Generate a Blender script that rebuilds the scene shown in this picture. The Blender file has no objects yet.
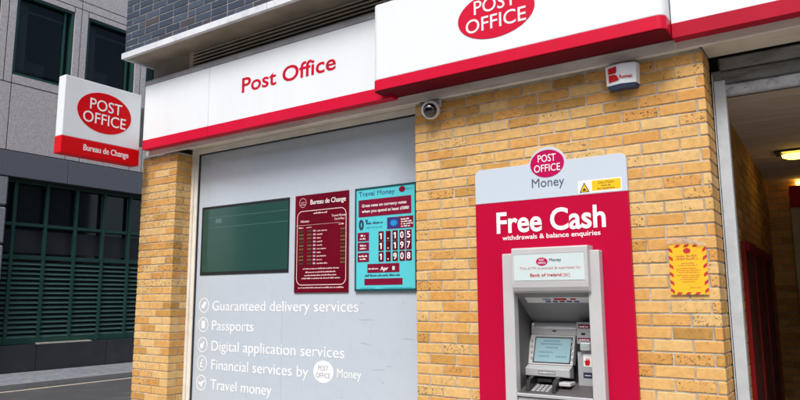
import bpy, bmesh, math, random
from mathutils import Vector, Matrix
random.seed(7)
S = bpy.context.scene
COL = S.collection

# ------------------------------------------------------------------ camera
EYE = Vector((0, 0, 1.6))
YAW, PIT, ROL = -.5978, .14692, -.00497
cy, sy, cp, sp, cr, sr = math.cos(YAW), math.sin(YAW), math.cos(PIT), math.sin(PIT), math.cos(ROL), math.sin(ROL)
F = Vector((sy*cp, cy*cp, sp)); rt = Vector((cy, -sy, 0)); up = rt.cross(F)
Rt = cr*rt + sr*up; Up = -sr*rt + cr*up
cam = bpy.data.objects.new('camera', bpy.data.cameras.new('camera'))
COL.objects.link(cam)
m = Matrix.Identity(4)
for i, v in enumerate((Rt, Up, -F)):
    for j in range(3): m[j][i] = v[j]
m.translation = EYE
cam.matrix_world = m
cam.data.sensor_width = 36; cam.data.lens = 36*662.8/800
cam.data.clip_start = .05; cam.data.clip_end = 1000
S.camera = cam

# ------------------------------------------------------------------ light
SUN_EL, SUN_AZ = 52, 168           # azimuth clockwise from +Y
W = bpy.data.worlds.new('World'); S.world = W; W.use_nodes = True
nt = W.node_tree; nt.nodes.clear()
sky = nt.nodes.new('ShaderNodeTexSky'); sky.sky_type = 'NISHITA'; sky.sun_disc = False
sky.sun_elevation = math.radians(SUN_EL); sky.sun_rotation = math.radians(SUN_AZ)
sky.dust_density = 4; sky.air_density = 1; sky.ozone_density = 1
bg = nt.nodes.new('ShaderNodeBackground'); bg.inputs[1].default_value = .15
wo = nt.nodes.new('ShaderNodeOutputWorld')
nt.links.new(sky.outputs[0], bg.inputs[0]); nt.links.new(bg.outputs[0], wo.inputs[0])
sun = bpy.data.objects.new('sun', bpy.data.lights.new('sun', 'SUN')); COL.objects.link(sun)
sun.data.energy = 1.9; sun.data.angle = math.radians(20); sun.data.color = (1, .97, .93)
a, e = math.radians(SUN_AZ), math.radians(SUN_EL)
sd = Vector((math.sin(a)*math.cos(e), math.cos(a)*math.cos(e), math.sin(e)))
sun.rotation_euler = sd.to_track_quat('Z', 'Y').to_euler()
S.view_settings.view_transform = 'Standard'; S.view_settings.look = 'None'
S.view_settings.gamma = 1; S.view_settings.use_curve_mapping = False
S.view_settings.exposure = 0.56
S.render.engine = 'CYCLES'

# ------------------------------------------------------------------ materials
def mat(name, col, rough=.6, metal=0, col2=None, scale=8, detail=4, bump=0, bscale=60, coat=0,
        stain=None, sscale=1.5, samt=.5, emit=None, es=0, spec=.5, stretch=None):
    M = bpy.data.materials.new(name); M.use_nodes = True
    n = M.node_tree.nodes; l = M.node_tree.links; b = n['Principled BSDF']
    b.inputs['Roughness'].default_value = rough; b.inputs['Metallic'].default_value = metal
    b.inputs['Coat Weight'].default_value = coat; b.inputs['Coat Roughness'].default_value = .08
    b.inputs['Specular IOR Level'].default_value = spec
    tc = n.new('ShaderNodeTexCoord'); vec = tc.outputs['Object']
    if stretch:
        mp = n.new('ShaderNodeMapping'); mp.inputs['Scale'].default_value = stretch
        l.new(vec, mp.inputs[0]); vec = mp.outputs[0]
    out = None
    c2 = col2 or tuple(c*.88 for c in col)
    nz = n.new('ShaderNodeTexNoise'); nz.inputs['Scale'].default_value = scale; nz.inputs['Detail'].default_value = detail
    l.new(vec, nz.inputs['Vector'])
    r = n.new('ShaderNodeValToRGB'); r.color_ramp.elements[0].position = .35; r.color_ramp.elements[1].position = .65
    r.color_ramp.elements[0].color = (*c2, 1); r.color_ramp.elements[1].color = (*col, 1)
    l.new(nz.outputs[0], r.inputs[0]); out = r.outputs[0]
    if stain:
        n2 = n.new('ShaderNodeTexNoise'); n2.inputs['Scale'].default_value = sscale; n2.inputs['Detail'].default_value = 6
        n2.inputs['Roughness'].default_value = .7
        l.new(vec, n2.inputs['Vector'])
        r2 = n.new('ShaderNodeValToRGB'); r2.color_ramp.elements[0].position = .5; r2.color_ramp.elements[1].position = .72
        r2.color_ramp.elements[0].color = (0, 0, 0, 1); r2.color_ramp.elements[1].color = (samt,)*3+(1,)
        l.new(n2.outputs[0], r2.inputs[0])
        mx = n.new('ShaderNodeMix'); mx.data_type = 'RGBA'
        l.new(r2.outputs[0], mx.inputs[0]); l.new(out, mx.inputs[6]); mx.inputs[7].default_value = (*stain, 1)
        out = mx.outputs[2]
    l.new(out, b.inputs['Base Color'])
    if bump:
        n3 = n.new('ShaderNodeTexNoise'); n3.inputs['Scale'].default_value = bscale; n3.inputs['Detail'].default_value = 5
        l.new(tc.outputs['Object'], n3.inputs['Vector'])
        bp = n.new('ShaderNodeBump'); bp.inputs['Strength'].default_value = bump; bp.inputs['Distance'].default_value = .01
        l.new(n3.outputs[0], bp.inputs['Height']); l.new(bp.outputs[0], b.inputs['Normal'])
    if emit:
        b.inputs['Emission Color'].default_value = (*emit, 1); b.inputs['Emission Strength'].default_value = es
    return M

def brick_mat(name, stops, pit, pit_amt=1.0, rough=.85):
    """fired clay brick: each brick picks its own clay colour from the attribute 'tint'"""
    M = bpy.data.materials.new(name); M.use_nodes = True
    n = M.node_tree.nodes; l = M.node_tree.links; b = n['Principled BSDF']
    b.inputs['Roughness'].default_value = rough; b.inputs['Specular IOR Level'].default_value = .3
    at = n.new('ShaderNodeAttribute'); at.attribute_name = 'tint'
    r = n.new('ShaderNodeValToRGB'); cr_ = r.color_ramp; cr_.interpolation = 'LINEAR'
    while len(cr_.elements) < len(stops): cr_.elements.new(.5)
    for el, (p, c) in zip(cr_.elements, stops): el.position = p; el.color = (*c, 1)
    l.new(at.outputs['Fac'], r.inputs[0])
    geo = n.new('ShaderNodeNewGeometry')
    def noise(s, d=4, ro=.6):
        z = n.new('ShaderNodeTexNoise'); z.inputs['Scale'].default_value = s; z.inputs['Detail'].default_value = d
        z.inputs['Roughness'].default_value = ro; l.new(geo.outputs['Position'], z.inputs['Vector']); return z
    def ramp(src, a, c, lo, hi):
        q = n.new('ShaderNodeMapRange'); l.new(src, q.inputs[0])
        q.inputs[1].default_value = a; q.inputs[2].default_value = c; q.inputs[3].default_value = lo; q.inputs[4].default_value = hi
        return q.outputs[0]
    def math_(op, x, y):
        q = n.new('ShaderNodeMath'); q.operation = op
        for i, v in enumerate((x, y)):
            if isinstance(v, (int, float)): q.inputs[i].default_value = v
            else: l.new(v, q.inputs[i])
        return q.outputs[0]
    # cloudy firing marks over the face
    cl = ramp(noise(24, 6, .7).outputs[0], .3, .7, .80, 1.12)
    gr = ramp(noise(260, 2).outputs[0], .3, .7, .88, 1.1)
    v = math_('MULTIPLY', cl, gr)
    mul = n.new('ShaderNodeVectorMath'); mul.operation = 'SCALE'
    l.new(r.outputs[0], mul.inputs[0]); l.new(v, mul.inputs['Scale'])
    # pits, denser on some bricks than on others
    a2 = n.new('ShaderNodeAttribute'); a2.attribute_name = 'pits'
    pn = noise(88, 3, .55).outputs[0]
    thr = ramp(a2.outputs['Fac'], 0, 1, .75, .575)
    pm = math_('MULTIPLY', math_('SUBTRACT', pn, thr), 22); pm = math_('MINIMUM', math_('MAXIMUM', pm, 0), pit_amt)
    mx = n.new('ShaderNodeMix'); mx.data_type = 'RGBA'
    l.new(pm, mx.inputs[0]); l.new(mul.outputs[0], mx.inputs[6]); mx.inputs[7].default_value = (*pit, 1)
    l.new(mx.outputs[2], b.inputs['Base Color'])
    h = math_('SUBTRACT', noise(170, 5).outputs[0], math_('MULTIPLY', pm, 1.2))
    bp = n.new('ShaderNodeBump'); bp.inputs['Strength'].default_value = .5; bp.inputs['Distance'].default_value = .004
    l.new(h, bp.inputs['Height']); l.new(bp.outputs[0], b.inputs['Normal'])
    return M

M_brick = brick_mat('yellow_brick', [(0, (.66, .445, .19)), (.3, (.64, .395, .145)), (.55, (.62, .35, .11)), (.80, (.58, .295, .08)), (.9, (.50, .275, .07)), (1, (.38, .205, .055))], (.09, .05, .025), .85)
M_blue = brick_mat('blue_engineering_brick', [(0, (.046, .062, .092)), (.5, (.030, .042, .066)), (.8, (.06, .08, .115)), (.93, (.045, .045, .06)), (1, (.09, .07, .06))], (.03, .035, .045), .6, .5)
M_mortar = mat('mortar', (.52, .47, .39), .95, col2=(.33, .29, .23), scale=14, bump=.6, bscale=180)
M_mortar_pale = mat('pale_mortar', (.27, .275, .28), .95, col2=(.13, .13, .135), scale=11, bump=.5, bscale=180)
M_white = mat('white_sign_face', (.71, .76, .795), .4, col2=(.685, .735, .77), scale=1.2, spec=.4, stain=(.52, .54, .54), sscale=2.4, samt=.17, stretch=(4, 4, .6))
M_red = mat('red_sign_vinyl', (.56, .0006, .03), .45, col2=(.53, .0006, .028), scale=3, spec=.2, stain=(.42, .02, .035), sscale=2.5, samt=.3, stretch=(3, 3, 1))
M_darkred = mat('aged_red_sign_vinyl', (.40, .004, .025), .5, col2=(.36, .004, .022), scale=3, spec=.15)
M_signred = mat('bright_red_vinyl', (.60, .0015, .006), .45, col2=(.57, .0015, .006), spec=.12)
M_doorred = mat('dark_red_gloss', (.20, .004, .008), .4, col2=(.14, .003, .006), scale=4, spec=.3)
M_doormar = mat('brown_red_panel', (.10, .03, .02), .5, col2=(.06, .015, .01), scale=5)
M_undershade = mat('shaded_red_underside', (.14, .003, .012), .6, col2=(.12, .003, .01), spec=.1)  # sign red darkened: the underside shade is painted into the colour
M_crimson = mat('crimson_panel', (.43, .0006, .036), .4, col2=(.425, .0006, .031), scale=2, spec=.2, stain=(.37, .003, .035), sscale=3, samt=.3)
M_magenta = mat('magenta_logo', (.46, .002, .085), .5, spec=.15)
M_letterred = mat('red_lettering', (.50, .002, .022), .5, spec=.15)
M_letterwhite = mat('white_lettering', (.86, .87, .88), .5, spec=.3)
M_ink = mat('dark_ink', (.012, .03, .075), .5)
M_slate = mat('slate_lettering', (.07, .10, .16), .5)
M_boardgrey = mat('pale_grey_panel', (.50, .58, .66), .4, col2=(.485, .565, .645), scale=2, spec=.3)
M_vinyl = mat('grey_window_vinyl', (.46, .53, .60), .36, col2=(.44, .51, .58), scale=.9, coat=.6, stain=(.34, .39, .45), sscale=9, samt=.25)
M_frame = mat('cream_painted_frame', (.74, .72, .66), .45, col2=(.66, .63, .56), scale=6, stain=(.42, .38, .30), sscale=7, samt=.35)
M_seal = mat('black_rubber_seal', (.012, .013, .018), .6)
M_batten = mat('weathered_batten', (.78, .77, .72), .7, col2=(.64, .61, .54), scale=5, stain=(.30, .24, .18), sscale=6, samt=.45, bump=.2, bscale=40, stretch=(.4, 1, 3))
M_soffit = mat('cream_soffit_board', (.74, .68, .57), .75, col2=(.64, .58, .47), scale=2.5, stain=(.25, .2, .14), sscale=4, samt=.3, bump=.15)
M_concrete = mat('stained_concrete', (.34, .30, .235), .85, col2=(.24, .21, .165), scale=3, stain=(.12, .10, .075), sscale=2.5, samt=.6, bump=.4, bscale=50, stretch=(.7, 1, 1))
M_coping = mat('white_metal_trim', (.66, .69, .72), .4, col2=(.55, .58, .61), scale=5, stain=(.3, .28, .26), sscale=9, samt=.35)
M_lead = mat('grey_lead_flashing', (.33, .33, .35), .6, metal=.2, col2=(.24, .24, .25), scale=5, stain=(.15, .14, .13), sscale=5, samt=.5, bump=.2)
M_louvre = mat('bronze_louvre', (.50, .44, .35), .5, col2=(.40, .35, .28), scale=4)
M_dark = mat('dark_void', (.012, .012, .012), .9)
M_steel = mat('galvanised_steel', (.50, .55, .60), .5, metal=.1, col2=(.42, .47, .52), scale=18, stain=(.18, .18, .18), sscale=9, samt=.45, bump=.05)
M_shutter = mat('grimy_shutter_slat', (.27, .28, .28), .6, metal=.25, col2=(.17, .17, .165), scale=6, stain=(.05, .045, .04), sscale=9, samt=.85, stretch=(.5, 1, 2))
M_shutlight = mat('shutter_bottom_rail', (.46, .49, .51), .55, metal=.2, col2=(.34, .36, .38), scale=9, stain=(.06, .05, .045), sscale=14, samt=.9)
M_ceil = mat('brown_ceiling_board', (.62, .54, .44), .8, col2=(.53, .45, .36), scale=3, stretch=(.5, 4, 1))
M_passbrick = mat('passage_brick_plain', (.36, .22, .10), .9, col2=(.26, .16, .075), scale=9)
M_atm = mat('atm_grey_plastic', (.48, .485, .50), .4, col2=(.45, .455, .47), scale=6, coat=.1, stain=(.38, .37, .36), sscale=8, samt=.15)
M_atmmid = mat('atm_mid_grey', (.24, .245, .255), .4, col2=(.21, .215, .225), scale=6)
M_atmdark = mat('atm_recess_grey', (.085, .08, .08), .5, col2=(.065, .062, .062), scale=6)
M_atmmetal = mat('brushed_atm_metal', (.58, .60, .62), .35, metal=.45, col2=(.52, .54, .56), scale=30, stretch=(1, 1, 12))
M_colgrey = mat('column_grey', (.34, .355, .385), .4, col2=(.31, .325, .35), scale=6)
M_slotgreen = mat('pale_green_slot', (.35, .50, .42), .4)
M_black = mat('black_plastic', (.015, .015, .017), .35)
M_lcd = mat('atm_lcd', (.20, .30, .33), .25, col2=(.16, .25, .30), scale=5, coat=.4, emit=(.30, .48, .52), es=.22)
M_paper = mat('white_label', (.80, .82, .84), .5)
M_paneltint = mat('pale_mint_panel', (.54, .64, .65), .35, col2=(.52, .62, .63), spec=.3)
M_cyan = mat('turquoise_board', (.085, .51, .58), .4, col2=(.09, .53, .60), scale=2, coat=.05, spec=.25)
M_teal = mat('dark_teal_edge', (.006, .06, .07), .4)
M_maroon = mat('maroon_board', (.145, .002, .014), .25, col2=(.105, .0015, .010), scale=2, coat=.15, spec=.3)
M_maroonlight = mat('maroon_panel', (.20, .003, .030), .45, col2=(.165, .003, .025), scale=5, spec=.2)
M_navy = mat('navy_patch', (.03, .03, .20), .4)
M_skyblue = mat('blue_burst', (.02, .25, .65), .4)
M_led = mat('amber_led', (.22, .14, .03), .5, emit=(.9, .55, .08), es=.05)
M_leddim = mat('dim_led', (.09, .05, .015), .5)
M_leddark = mat('dark_led_window', (.035, .018, .012), .3)
M_scr = mat('dark_green_display', (.020, .066, .056), .10, col2=(.018, .062, .053), scale=1.5, spec=.6)
M_scrline = mat('faint_display_line', (.09, .19, .17), .4)
M_yellow = mat('yellow_paper', (.80, .46, .0006), .6, col2=(.77, .44, .0006), scale=6, spec=.1)
M_hazred = mat('hazard_red', (.50, .01, .012), .5, spec=.15)
M_yelsign = mat('yellow_sticker', (.86, .55, .01), .4)
M_granite = mat('speckled_granite', (.60, .555, .545), .6, col2=(.40, .37, .365), scale=34, detail=8, stain=(.64, .59, .57), sscale=60, samt=.9, bump=.08, bscale=90)
M_band = mat('dark_grey_granite_band', (.14, .15, .175), .5, col2=(.11, .12, .145), scale=30, detail=6)
M_pierst = mat('grey_ashlar', (.27, .28, .30), .6, col2=(.20, .21, .225), scale=30, detail=6)
M_blackgr = mat('black_granite_plinth', (.035, .038, .045), .45, col2=(.022, .024, .030), scale=40, detail=6, stain=(.07, .07, .075), sscale=2, samt=.4)
M_green = mat('green_painted_steel', (.011, .064, .049), .45, col2=(.009, .052, .040), scale=6)
M_greenslat = mat('green_louvre_slat', (.055, .125, .108), .5, col2=(.04, .10, .087), scale=3)
M_glass = mat('dark_window_glass', (.008, .012, .015), .06, spec=.45)
def tinted_glass():
    M = bpy.data.materials.new('tinted_office_glass'); M.use_nodes = True
    b = M.node_tree.nodes['Principled BSDF']; n = M.node_tree.nodes; l = M.node_tree.links
    b.inputs['Base Color'].default_value = (.004, .010, .012, 1); b.inputs['Roughness'].default_value = .03; b.inputs['Alpha'].default_value = .5; b.inputs['Specular IOR Level'].default_value = .28
    nz = n.new('ShaderNodeTexNoise'); nz.inputs['Scale'].default_value = 1.4
    bp = n.new('ShaderNodeBump'); bp.inputs['Strength'].default_value = .12; bp.inputs['Distance'].default_value = .05
    l.new(nz.outputs[0], bp.inputs['Height']); l.new(bp.outputs[0], b.inputs['Normal'])
    return M
M_officeglass = tinted_glass()
M_blind = mat('grey_blind', (.42, .48, .47), .8)
M_roomwall = mat('dim_room_wall', (.06, .065, .07), .9)
M_joint = mat('dark_joint', (.025, .024, .026), .9)
M_asphalt = mat('asphalt', (.052, .052, .056), .9, col2=(.038, .038, .042), scale=90, stain=(.095, .095, .10), sscale=1.2, samt=.7, bump=.4, bscale=200)
M_paving = mat('paving_slab', (.22, .235, .26), .85, col2=(.13, .145, .17), scale=6, stain=(.09, .09, .10), sscale=2, samt=.5, bump=.2)
M_kerb = mat('pale_kerb_stone', (.48, .45, .38), .8, col2=(.38, .36, .31), scale=5)
M_cctvwhite = mat('grey_camera_housing', (.55, .56, .58), .4, col2=(.50, .51, .53))
M_dome = mat('smoked_dome', (.004, .004, .006), .08, coat=1)
M_bluebase = mat('blue_alarm_base', (.008, .045, .12), .35, coat=.3)
M_lamp = mat('lit_lamp_cover', (.9, .65, .2), .4, emit=(1, .62, .09), es=5)
M_creamdoor = mat('cream_door_frame', (.50, .46, .32), .6)

def plastic_mat():
    M = bpy.data.materials.new('clear_plastic_sleeve'); M.use_nodes = True
    n = M.node_tree.nodes; l = M.node_tree.links; b = n['Principled BSDF']
    b.inputs['Base Color'].default_value = (.95, .95, .95, 1); b.inputs['Roughness'].default_value = .12
    b.inputs['Alpha'].default_value = .045
    nz = n.new('ShaderNodeTexNoise'); nz.inputs['Scale'].default_value = 22
    bp = n.new('ShaderNodeBump'); bp.inputs['Strength'].default_value = .9; bp.inputs['Distance'].default_value = .02
    l.new(nz.outputs[0], bp.inputs['Height']); l.new(bp.outputs[0], b.inputs['Normal'])
    return M
M_plastic = plastic_mat()

# ------------------------------------------------------------------ mesh helpers
class MB:
    def __init__(s): s.v = []; s.f = []; s.t = []; s.p = []
    def add(s, vs, fs, tint=0, pits=0):
        o = len(s.v); s.v += [tuple(v) for v in vs]; s.f += [tuple(i+o for i in f) for f in fs]
        s.t += [tint]*len(vs); s.p += [pits]*len(vs); return s
    def box(s, x0, x1, y0, y1, z0, z1, tint=0, pits=0):
        return s.add([(x0, y0, z0), (x1, y0, z0), (x1, y1, z0), (x0, y1, z0), (x0, y0, z1), (x1, y0, z1), (x1, y1, z1), (x0, y1, z1)],
              [(0, 3, 2, 1), (4, 5, 6, 7), (0, 1, 5, 4), (1, 2, 6, 5), (2, 3, 7, 6), (3, 0, 4, 7)], tint, pits)
    def cbox(s, x0, x1, y0, y1, z0, z1, c, tint=0, pits=0):
        """box with all twelve edges chamfered by c (24 corners)"""
        X = (x0, x1); Y = (y0, y1); Z = (z0, z1); vs = []; idx = {}
        for i in (0, 1):
            for j in (0, 1):
                for k in (0, 1):
                    p = (X[i], Y[j], Z[k]); sg = (1-2*i, 1-2*j, 1-2*k)
                    for ax in range(3):
                        q = [p[b]+(0 if b == ax else sg[b]*c) for b in range(3)]
                        idx[(i, j, k, ax)] = len(vs); vs.append(q)
        fs = []
        g = lambda *a: idx[a]
        fs += [(g(0,0,0,0), g(0,0,1,0), g(0,1,1,0), g(0,1,0,0)), (g(1,0,0,0), g(1,1,0,0), g(1,1,1,0), g(1,0,1,0)),
               (g(0,0,0,1), g(1,0,0,1), g(1,0,1,1), g(0,0,1,1)), (g(0,1,0,1), g(0,1,1,1), g(1,1,1,1), g(1,1,0,1)),
               (g(0,0,0,2), g(0,1,0,2), g(1,1,0,2), g(1,0,0,2)), (g(0,0,1,2), g(1,0,1,2), g(1,1,1,2), g(0,1,1,2))]
        for i in (0, 1):
            for j in (0, 1):
                fs.append((g(i,j,0,0), g(i,j,1,0), g(i,j,1,1), g(i,j,0,1)))
                fs.append((g(i,0,j,0), g(i,1,j,0), g(i,1,j,2), g(i,0,j,2)))
                fs.append((g(0,i,j,1), g(1,i,j,1), g(1,i,j,2), g(0,i,j,2)))
                for k in (0, 1): fs.append((g(i,j,k,0), g(i,j,k,1), g(i,j,k,2)))
        return s.add(vs, fs, tint, pits)
    def prism(s, pts, O, u, v, n, depth):
        """closed outline pts (2-D) in plane O,u,v extruded back from the front by depth along -n"""
        O, u, v, n = Vector(O), Vector(u), Vector(v), Vector(n); k = len(pts)
        fr = [O+u*a+v*b for a, b in pts]; bk = [p-n*depth for p in fr]
        s.add(fr+bk, [tuple(range(k)), tuple(range(2*k-1, k-1, -1))]+[(i, (i+1) % k, (i+1) % k+k, i+k) for i in range(k)])
        return s
    def tube(s, p, q, r, seg=16, r2=None):
        p, q = Vector(p), Vector(q); d = (q-p).normalized(); a = d.orthogonal().normalized(); b = d.cross(a)
        r2 = r if r2 is None else r2; vs = []
        for k in range(seg):
            t = 2*math.pi*k/seg; w = a*math.cos(t)+b*math.sin(t); vs += [p+w*r, q+w*r2]
        fs = [(2*k, 2*((k+1) % seg), 2*((k+1) % seg)+1, 2*k+1) for k in range(seg)]
        fs += [tuple(2*k for k in range(seg))[::-1], tuple(2*k+1 for k in range(seg))]
        return s.add(vs, fs)
    def lathe(s, prof, O, ax, seg=32):
        """profile [(radius, distance along ax)]"""
        O, d = Vector(O), Vector(ax).normalized(); a = d.orthogonal().normalized(); b = d.cross(a); vs = []
        for r, h in prof:
            for k in range(seg):
                t = 2*math.pi*k/seg; vs.append(O+d*h+(a*math.cos(t)+b*math.sin(t))*max(r, 1e-4))
        fs = [(i*seg+k, i*seg+(k+1) % seg, (i+1)*seg+(k+1) % seg, (i+1)*seg+k) for i in range(len(prof)-1) for k in range(seg)]
        fs += [tuple(range(seg))[::-1], tuple(range((len(prof)-1)*seg, len(prof)*seg))]
        return s.add(vs, fs)

class PM:
    """several loose pieces of one look, each linked as an object of its own"""
    def __init__(s): s.parts = []
    def begin(s): s.parts.append(MB()); return s.parts[-1]
ORG = {}
def obj(name, mb, material, parent=None, bevel=0, label=None, smooth=None):
    if smooth is None: smooth = not bevel
    if isinstance(mb, PM): return [obj(name, q, material, parent, bevel, label, smooth) for q in mb.parts]
    vs = [Vector(v) for v in mb.v]
    lo = Vector([min(v[i] for v in vs) for i in range(3)]); hi = Vector([max(v[i] for v in vs) for i in range(3)])
    org = Vector(((lo.x+hi.x)/2, (lo.y+hi.y)/2, lo.z))
    me = bpy.data.meshes.new(name); me.from_pydata([v-org for v in vs], [], mb.f)
    if any(mb.t):
        for nm, arr in (('tint', mb.t), ('pits', mb.p)):
            at = me.attributes.new(nm, 'FLOAT', 'POINT'); at.data.foreach_set('value', arr)
    bm = bmesh.new(); bm.from_mesh(me)
    bmesh.ops.recalc_face_normals(bm, faces=bm.faces)
    if bevel:
        ed = [e_ for e_ in bm.edges if len(e_.link_faces) == 2 and e_.calc_face_angle(0) > .6]
        bmesh.ops.bevel(bm, geom=ed, offset=bevel, segments=2, affect='EDGES', profile=.5, clamp_overlap=True)
    bm.to_mesh(me); bm.free()
    if smooth:
        me.shade_smooth(); me.set_sharp_from_angle(angle=math.radians(35))
    me.materials.append(material)
    o = bpy.data.objects.new(name, me); COL.objects.link(o)
    ORG[o.name] = org
    if parent: o.parent = parent; o.location = org-ORG[parent.name]
    else: o.location = org
    if label: o['label'] = label
    return o
def thing(name, label, cat, loc, group=None):
    o = bpy.data.objects.new(name, None); COL.objects.link(o); o.location = loc; o.empty_display_size = .1
    ORG[o.name] = Vector(loc); o['label'] = label; o['category'] = cat
    if group: o['group'] = group
    return o
def tag(o, label, cat, group=None):
    o['label'] = label; o['category'] = cat
    if group: o['group'] = group
    return o
def struct(name, mb, material, label=None):
    o = obj(name, mb, material); o['kind'] = 'structure'
    if label: o['label'] = label
    return o

# surfaces: a frame = (origin fn).  Facade faces -Y: u=+X v=+Z n=-Y ; side sign faces +X: u=+Y
FX = (Vector((1, 0, 0)), Vector((0, 0, 1)), Vector((0, -1, 0)))
FY = (Vector((0, 1, 0)), Vector((0, 0, 1)), Vector((1, 0, 0)))
def pl(fr, Y, a, b):
    return Vector((a, Y, b)) if fr is FX else Vector((Y, a, b))

def _textmesh(s, bold):
    cu = bpy.data.curves.new('t', 'FONT'); cu.body = s; cu.size = 1; cu.offset = bold; cu.extrude = .01
    cu.resolution_u = 4
    ob = bpy.data.objects.new('t', cu); COL.objects.link(ob)
    dg = bpy.context.evaluated_depsgraph_get(); me = bpy.data.meshes.new_from_object(ob.evaluated_get(dg))
    bpy.data.objects.remove(ob); vs = [v.co.copy() for v in me.vertices]; fs = [tuple(p.vertices) for p in me.polygons]
    bpy.data.meshes.remove(me); return vs, fs
_cap = None
def text_mb(mb, s, fr, Y, a0, a1, base, cap, bold=0, slant=0, th=.0015, lift=.0006):
    """write s between a0 and a1 with given baseline and capital height"""
    global _cap
    if isinstance(mb, PM): mb = mb.begin()
    if _cap is None: _cap = max(v.y for v in _textmesh('H', 0)[0])
    vs, fs = _textmesh(s, bold)
    x0 = min(v.x for v in vs); x1 = max(v.x for v in vs); k = (a1-a0)/(x1-x0); q = cap/_cap
    O = pl(fr, Y, a0, base); u, v, n = fr
    mb.add([O+u*((p.x-x0+slant*p.y)*k)+v*(p.y*q)+n*(lift+th/2+(th/2 if p.z > 0 else -th/2)) for p in vs], fs)
    return mb
def text(parent, s, material, fr, Y, a0, a1, base, cap, bold=0, name='lettering', **kw):
    return obj(name, text_mb(MB(), s, fr, Y, a0, a1, base, cap, bold, **kw), material, parent, smooth=False)
def ell(cx, cz, rx, rz, n=48):
    return [(cx+rx*math.cos(2*math.pi*k/n), cz+rz*math.sin(2*math.pi*k/n)) for k in range(n)]
def rrect(x0, x1, z0, z1, r, n=6):
    p = []
    for cx, cz, a0 in ((x1-r, z0+r, -90), (x1-r, z1-r, 0), (x0+r, z1-r, 90), (x0+r, z0+r, 180)):
        for k in range(n+1):
            t = math.radians(a0+90*k/n); p.append((cx+r*math.cos(t), cz+r*math.sin(t)))
    return p
def flat(mb, pts, fr, Y, th=.002):
    if isinstance(mb, PM): mb = mb.begin()
    u, v, n = fr
    O = pl(fr, Y, 0, 0)
    return mb.prism(pts, O+n*th, u, v, n, th)
def rect(mb, x0, x1, z0, z1, fr, Y, th=.002):
    if isinstance(mb, PM): mb = mb.begin()
    return flat(mb, [(x0, z0), (x1, z0), (x1, z1), (x0, z1)], fr, Y, th)
def words(mb, x0, x1, z, h, fr, Y, seed, th=.001):
    """a line of unreadably small print, as the board shows it"""
    if isinstance(mb, PM): mb = mb.begin()
    rnd = random.Random(seed); x = x0
    while x < x1:
        w = h*rnd.uniform(1.2, 4.2); e_ = min(x+w, x1)
        while x < e_-h*.25:
            q = h*rnd.uniform(.35, .6); rect(mb, x, min(x+q, e_), z, z+h*rnd.choice((.62, .62, .7, 1)), fr, Y, th); x += q+h*.14
        x = e_+h*.45
    return mb
def ring(mb, cx, cz, r0, r1, fr, Y, th=.001, n=40, sq=1):
    u, v, nn = fr; O = pl(fr, Y, cx, cz)+nn*th; vs = []
    for k in range(n):
        t = 2*math.pi*k/n
        d = u*math.cos(t)*sq+v*math.sin(t); vs += [O+d*r0, O+d*r1, O+d*r0-nn*th, O+d*r1-nn*th]
    fs = []
    for k in range(n):
        a_, b_ = 4*k, 4*((k+1) % n)
        fs += [(a_, a_+1, b_+1, b_), (a_+1, a_+3, b_+3, b_+1), (a_, b_, b_+2, a_+2)]
    return mb.add(vs, fs)

# ------------------------------------------------------------------ ground
struct('ground', MB().box(-150, 150, -150, 150, -.3, -.006), M_asphalt)
struct('road', MB().box(-12.6, -8.2, -60, 80, -.1, 0), M_asphalt)
slabs = MB(); slabs.box(-8.0, 20, -2.2, 4.6, -.05, .105)
for i in range(-8, 14):
    for j in range(0, 11):
        x0 = -7.99+(i+8)*.9; y0 = -2.18+j*.6; x1, y1 = x0+.892, y0+.592
        slabs.box(x0, x1, y0, y1, .10, .12)
yl = MB()
yl.box(-12.52, -12.44, -30, 40, .001, .005)
struct('road_line', yl, mat('cream_road_paint', (.62, .55, .38), .7, col2=(.45, .41, .30), scale=20))
struct('pavement', slabs, mat('concrete_slab', (.36, .345, .32), .85, col2=(.29, .28, .26), scale=6, stain=(.16, .155, .15), sscale=2, samt=.4, bump=.2))
k = MB()
for i in range(20): k.box(-8.15, -8.0, -2.2+i*.92, -2.2+i*.92+.914, 0, .125)
struct('kerb', k, M_kerb)
fp = MB(); fp.box(-14.62, -12.68, -40, 60, -.05, .085)
for j in range(-10, 40):
    for i in range(3): fp.box(-14.6+i*.64, -14.6+i*.64+.632, 2+j*.9*.5, 2+j*.9*.5+.442, .08, .10)
struct('far_pavement', fp, M_paving)
k = MB()
for j in range(-8, 30): k.box(-12.68, -12.6, j*.92, j*.92+.914, -.02, .105)
struct('far_kerb', k, mat('grey_kerb_stone', (.20, .21, .23), .8))

# ------------------------------------------------------------------ post office building
FRONT = 4.2
po = thing('post_office_building', 'yellow brick building with blue brick upper storey and red and white fascia signs', 'building', (-2.5, 4.2, 0))

def brick(mb, x0, x1, y0, y1, z0, z1, c=.0035, j=.0012):
    r = random.random(); t = random.random()
    tint = .02+.96*(t*.86/.9 if t < .9 else .86+.14*random.random())
    pits = random.random()**1.3
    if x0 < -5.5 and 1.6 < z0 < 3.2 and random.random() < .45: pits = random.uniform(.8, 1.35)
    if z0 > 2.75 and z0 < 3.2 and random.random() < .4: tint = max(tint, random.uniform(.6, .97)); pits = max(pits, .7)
    d = lambda: random.uniform(-j, j)
    mb.cbox(x0+d(), x1+d(), y0+random.uniform(-j, j)*1.0, y1, z0+d()*.7, z1+d()*.7, c, tint, pits)

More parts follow.
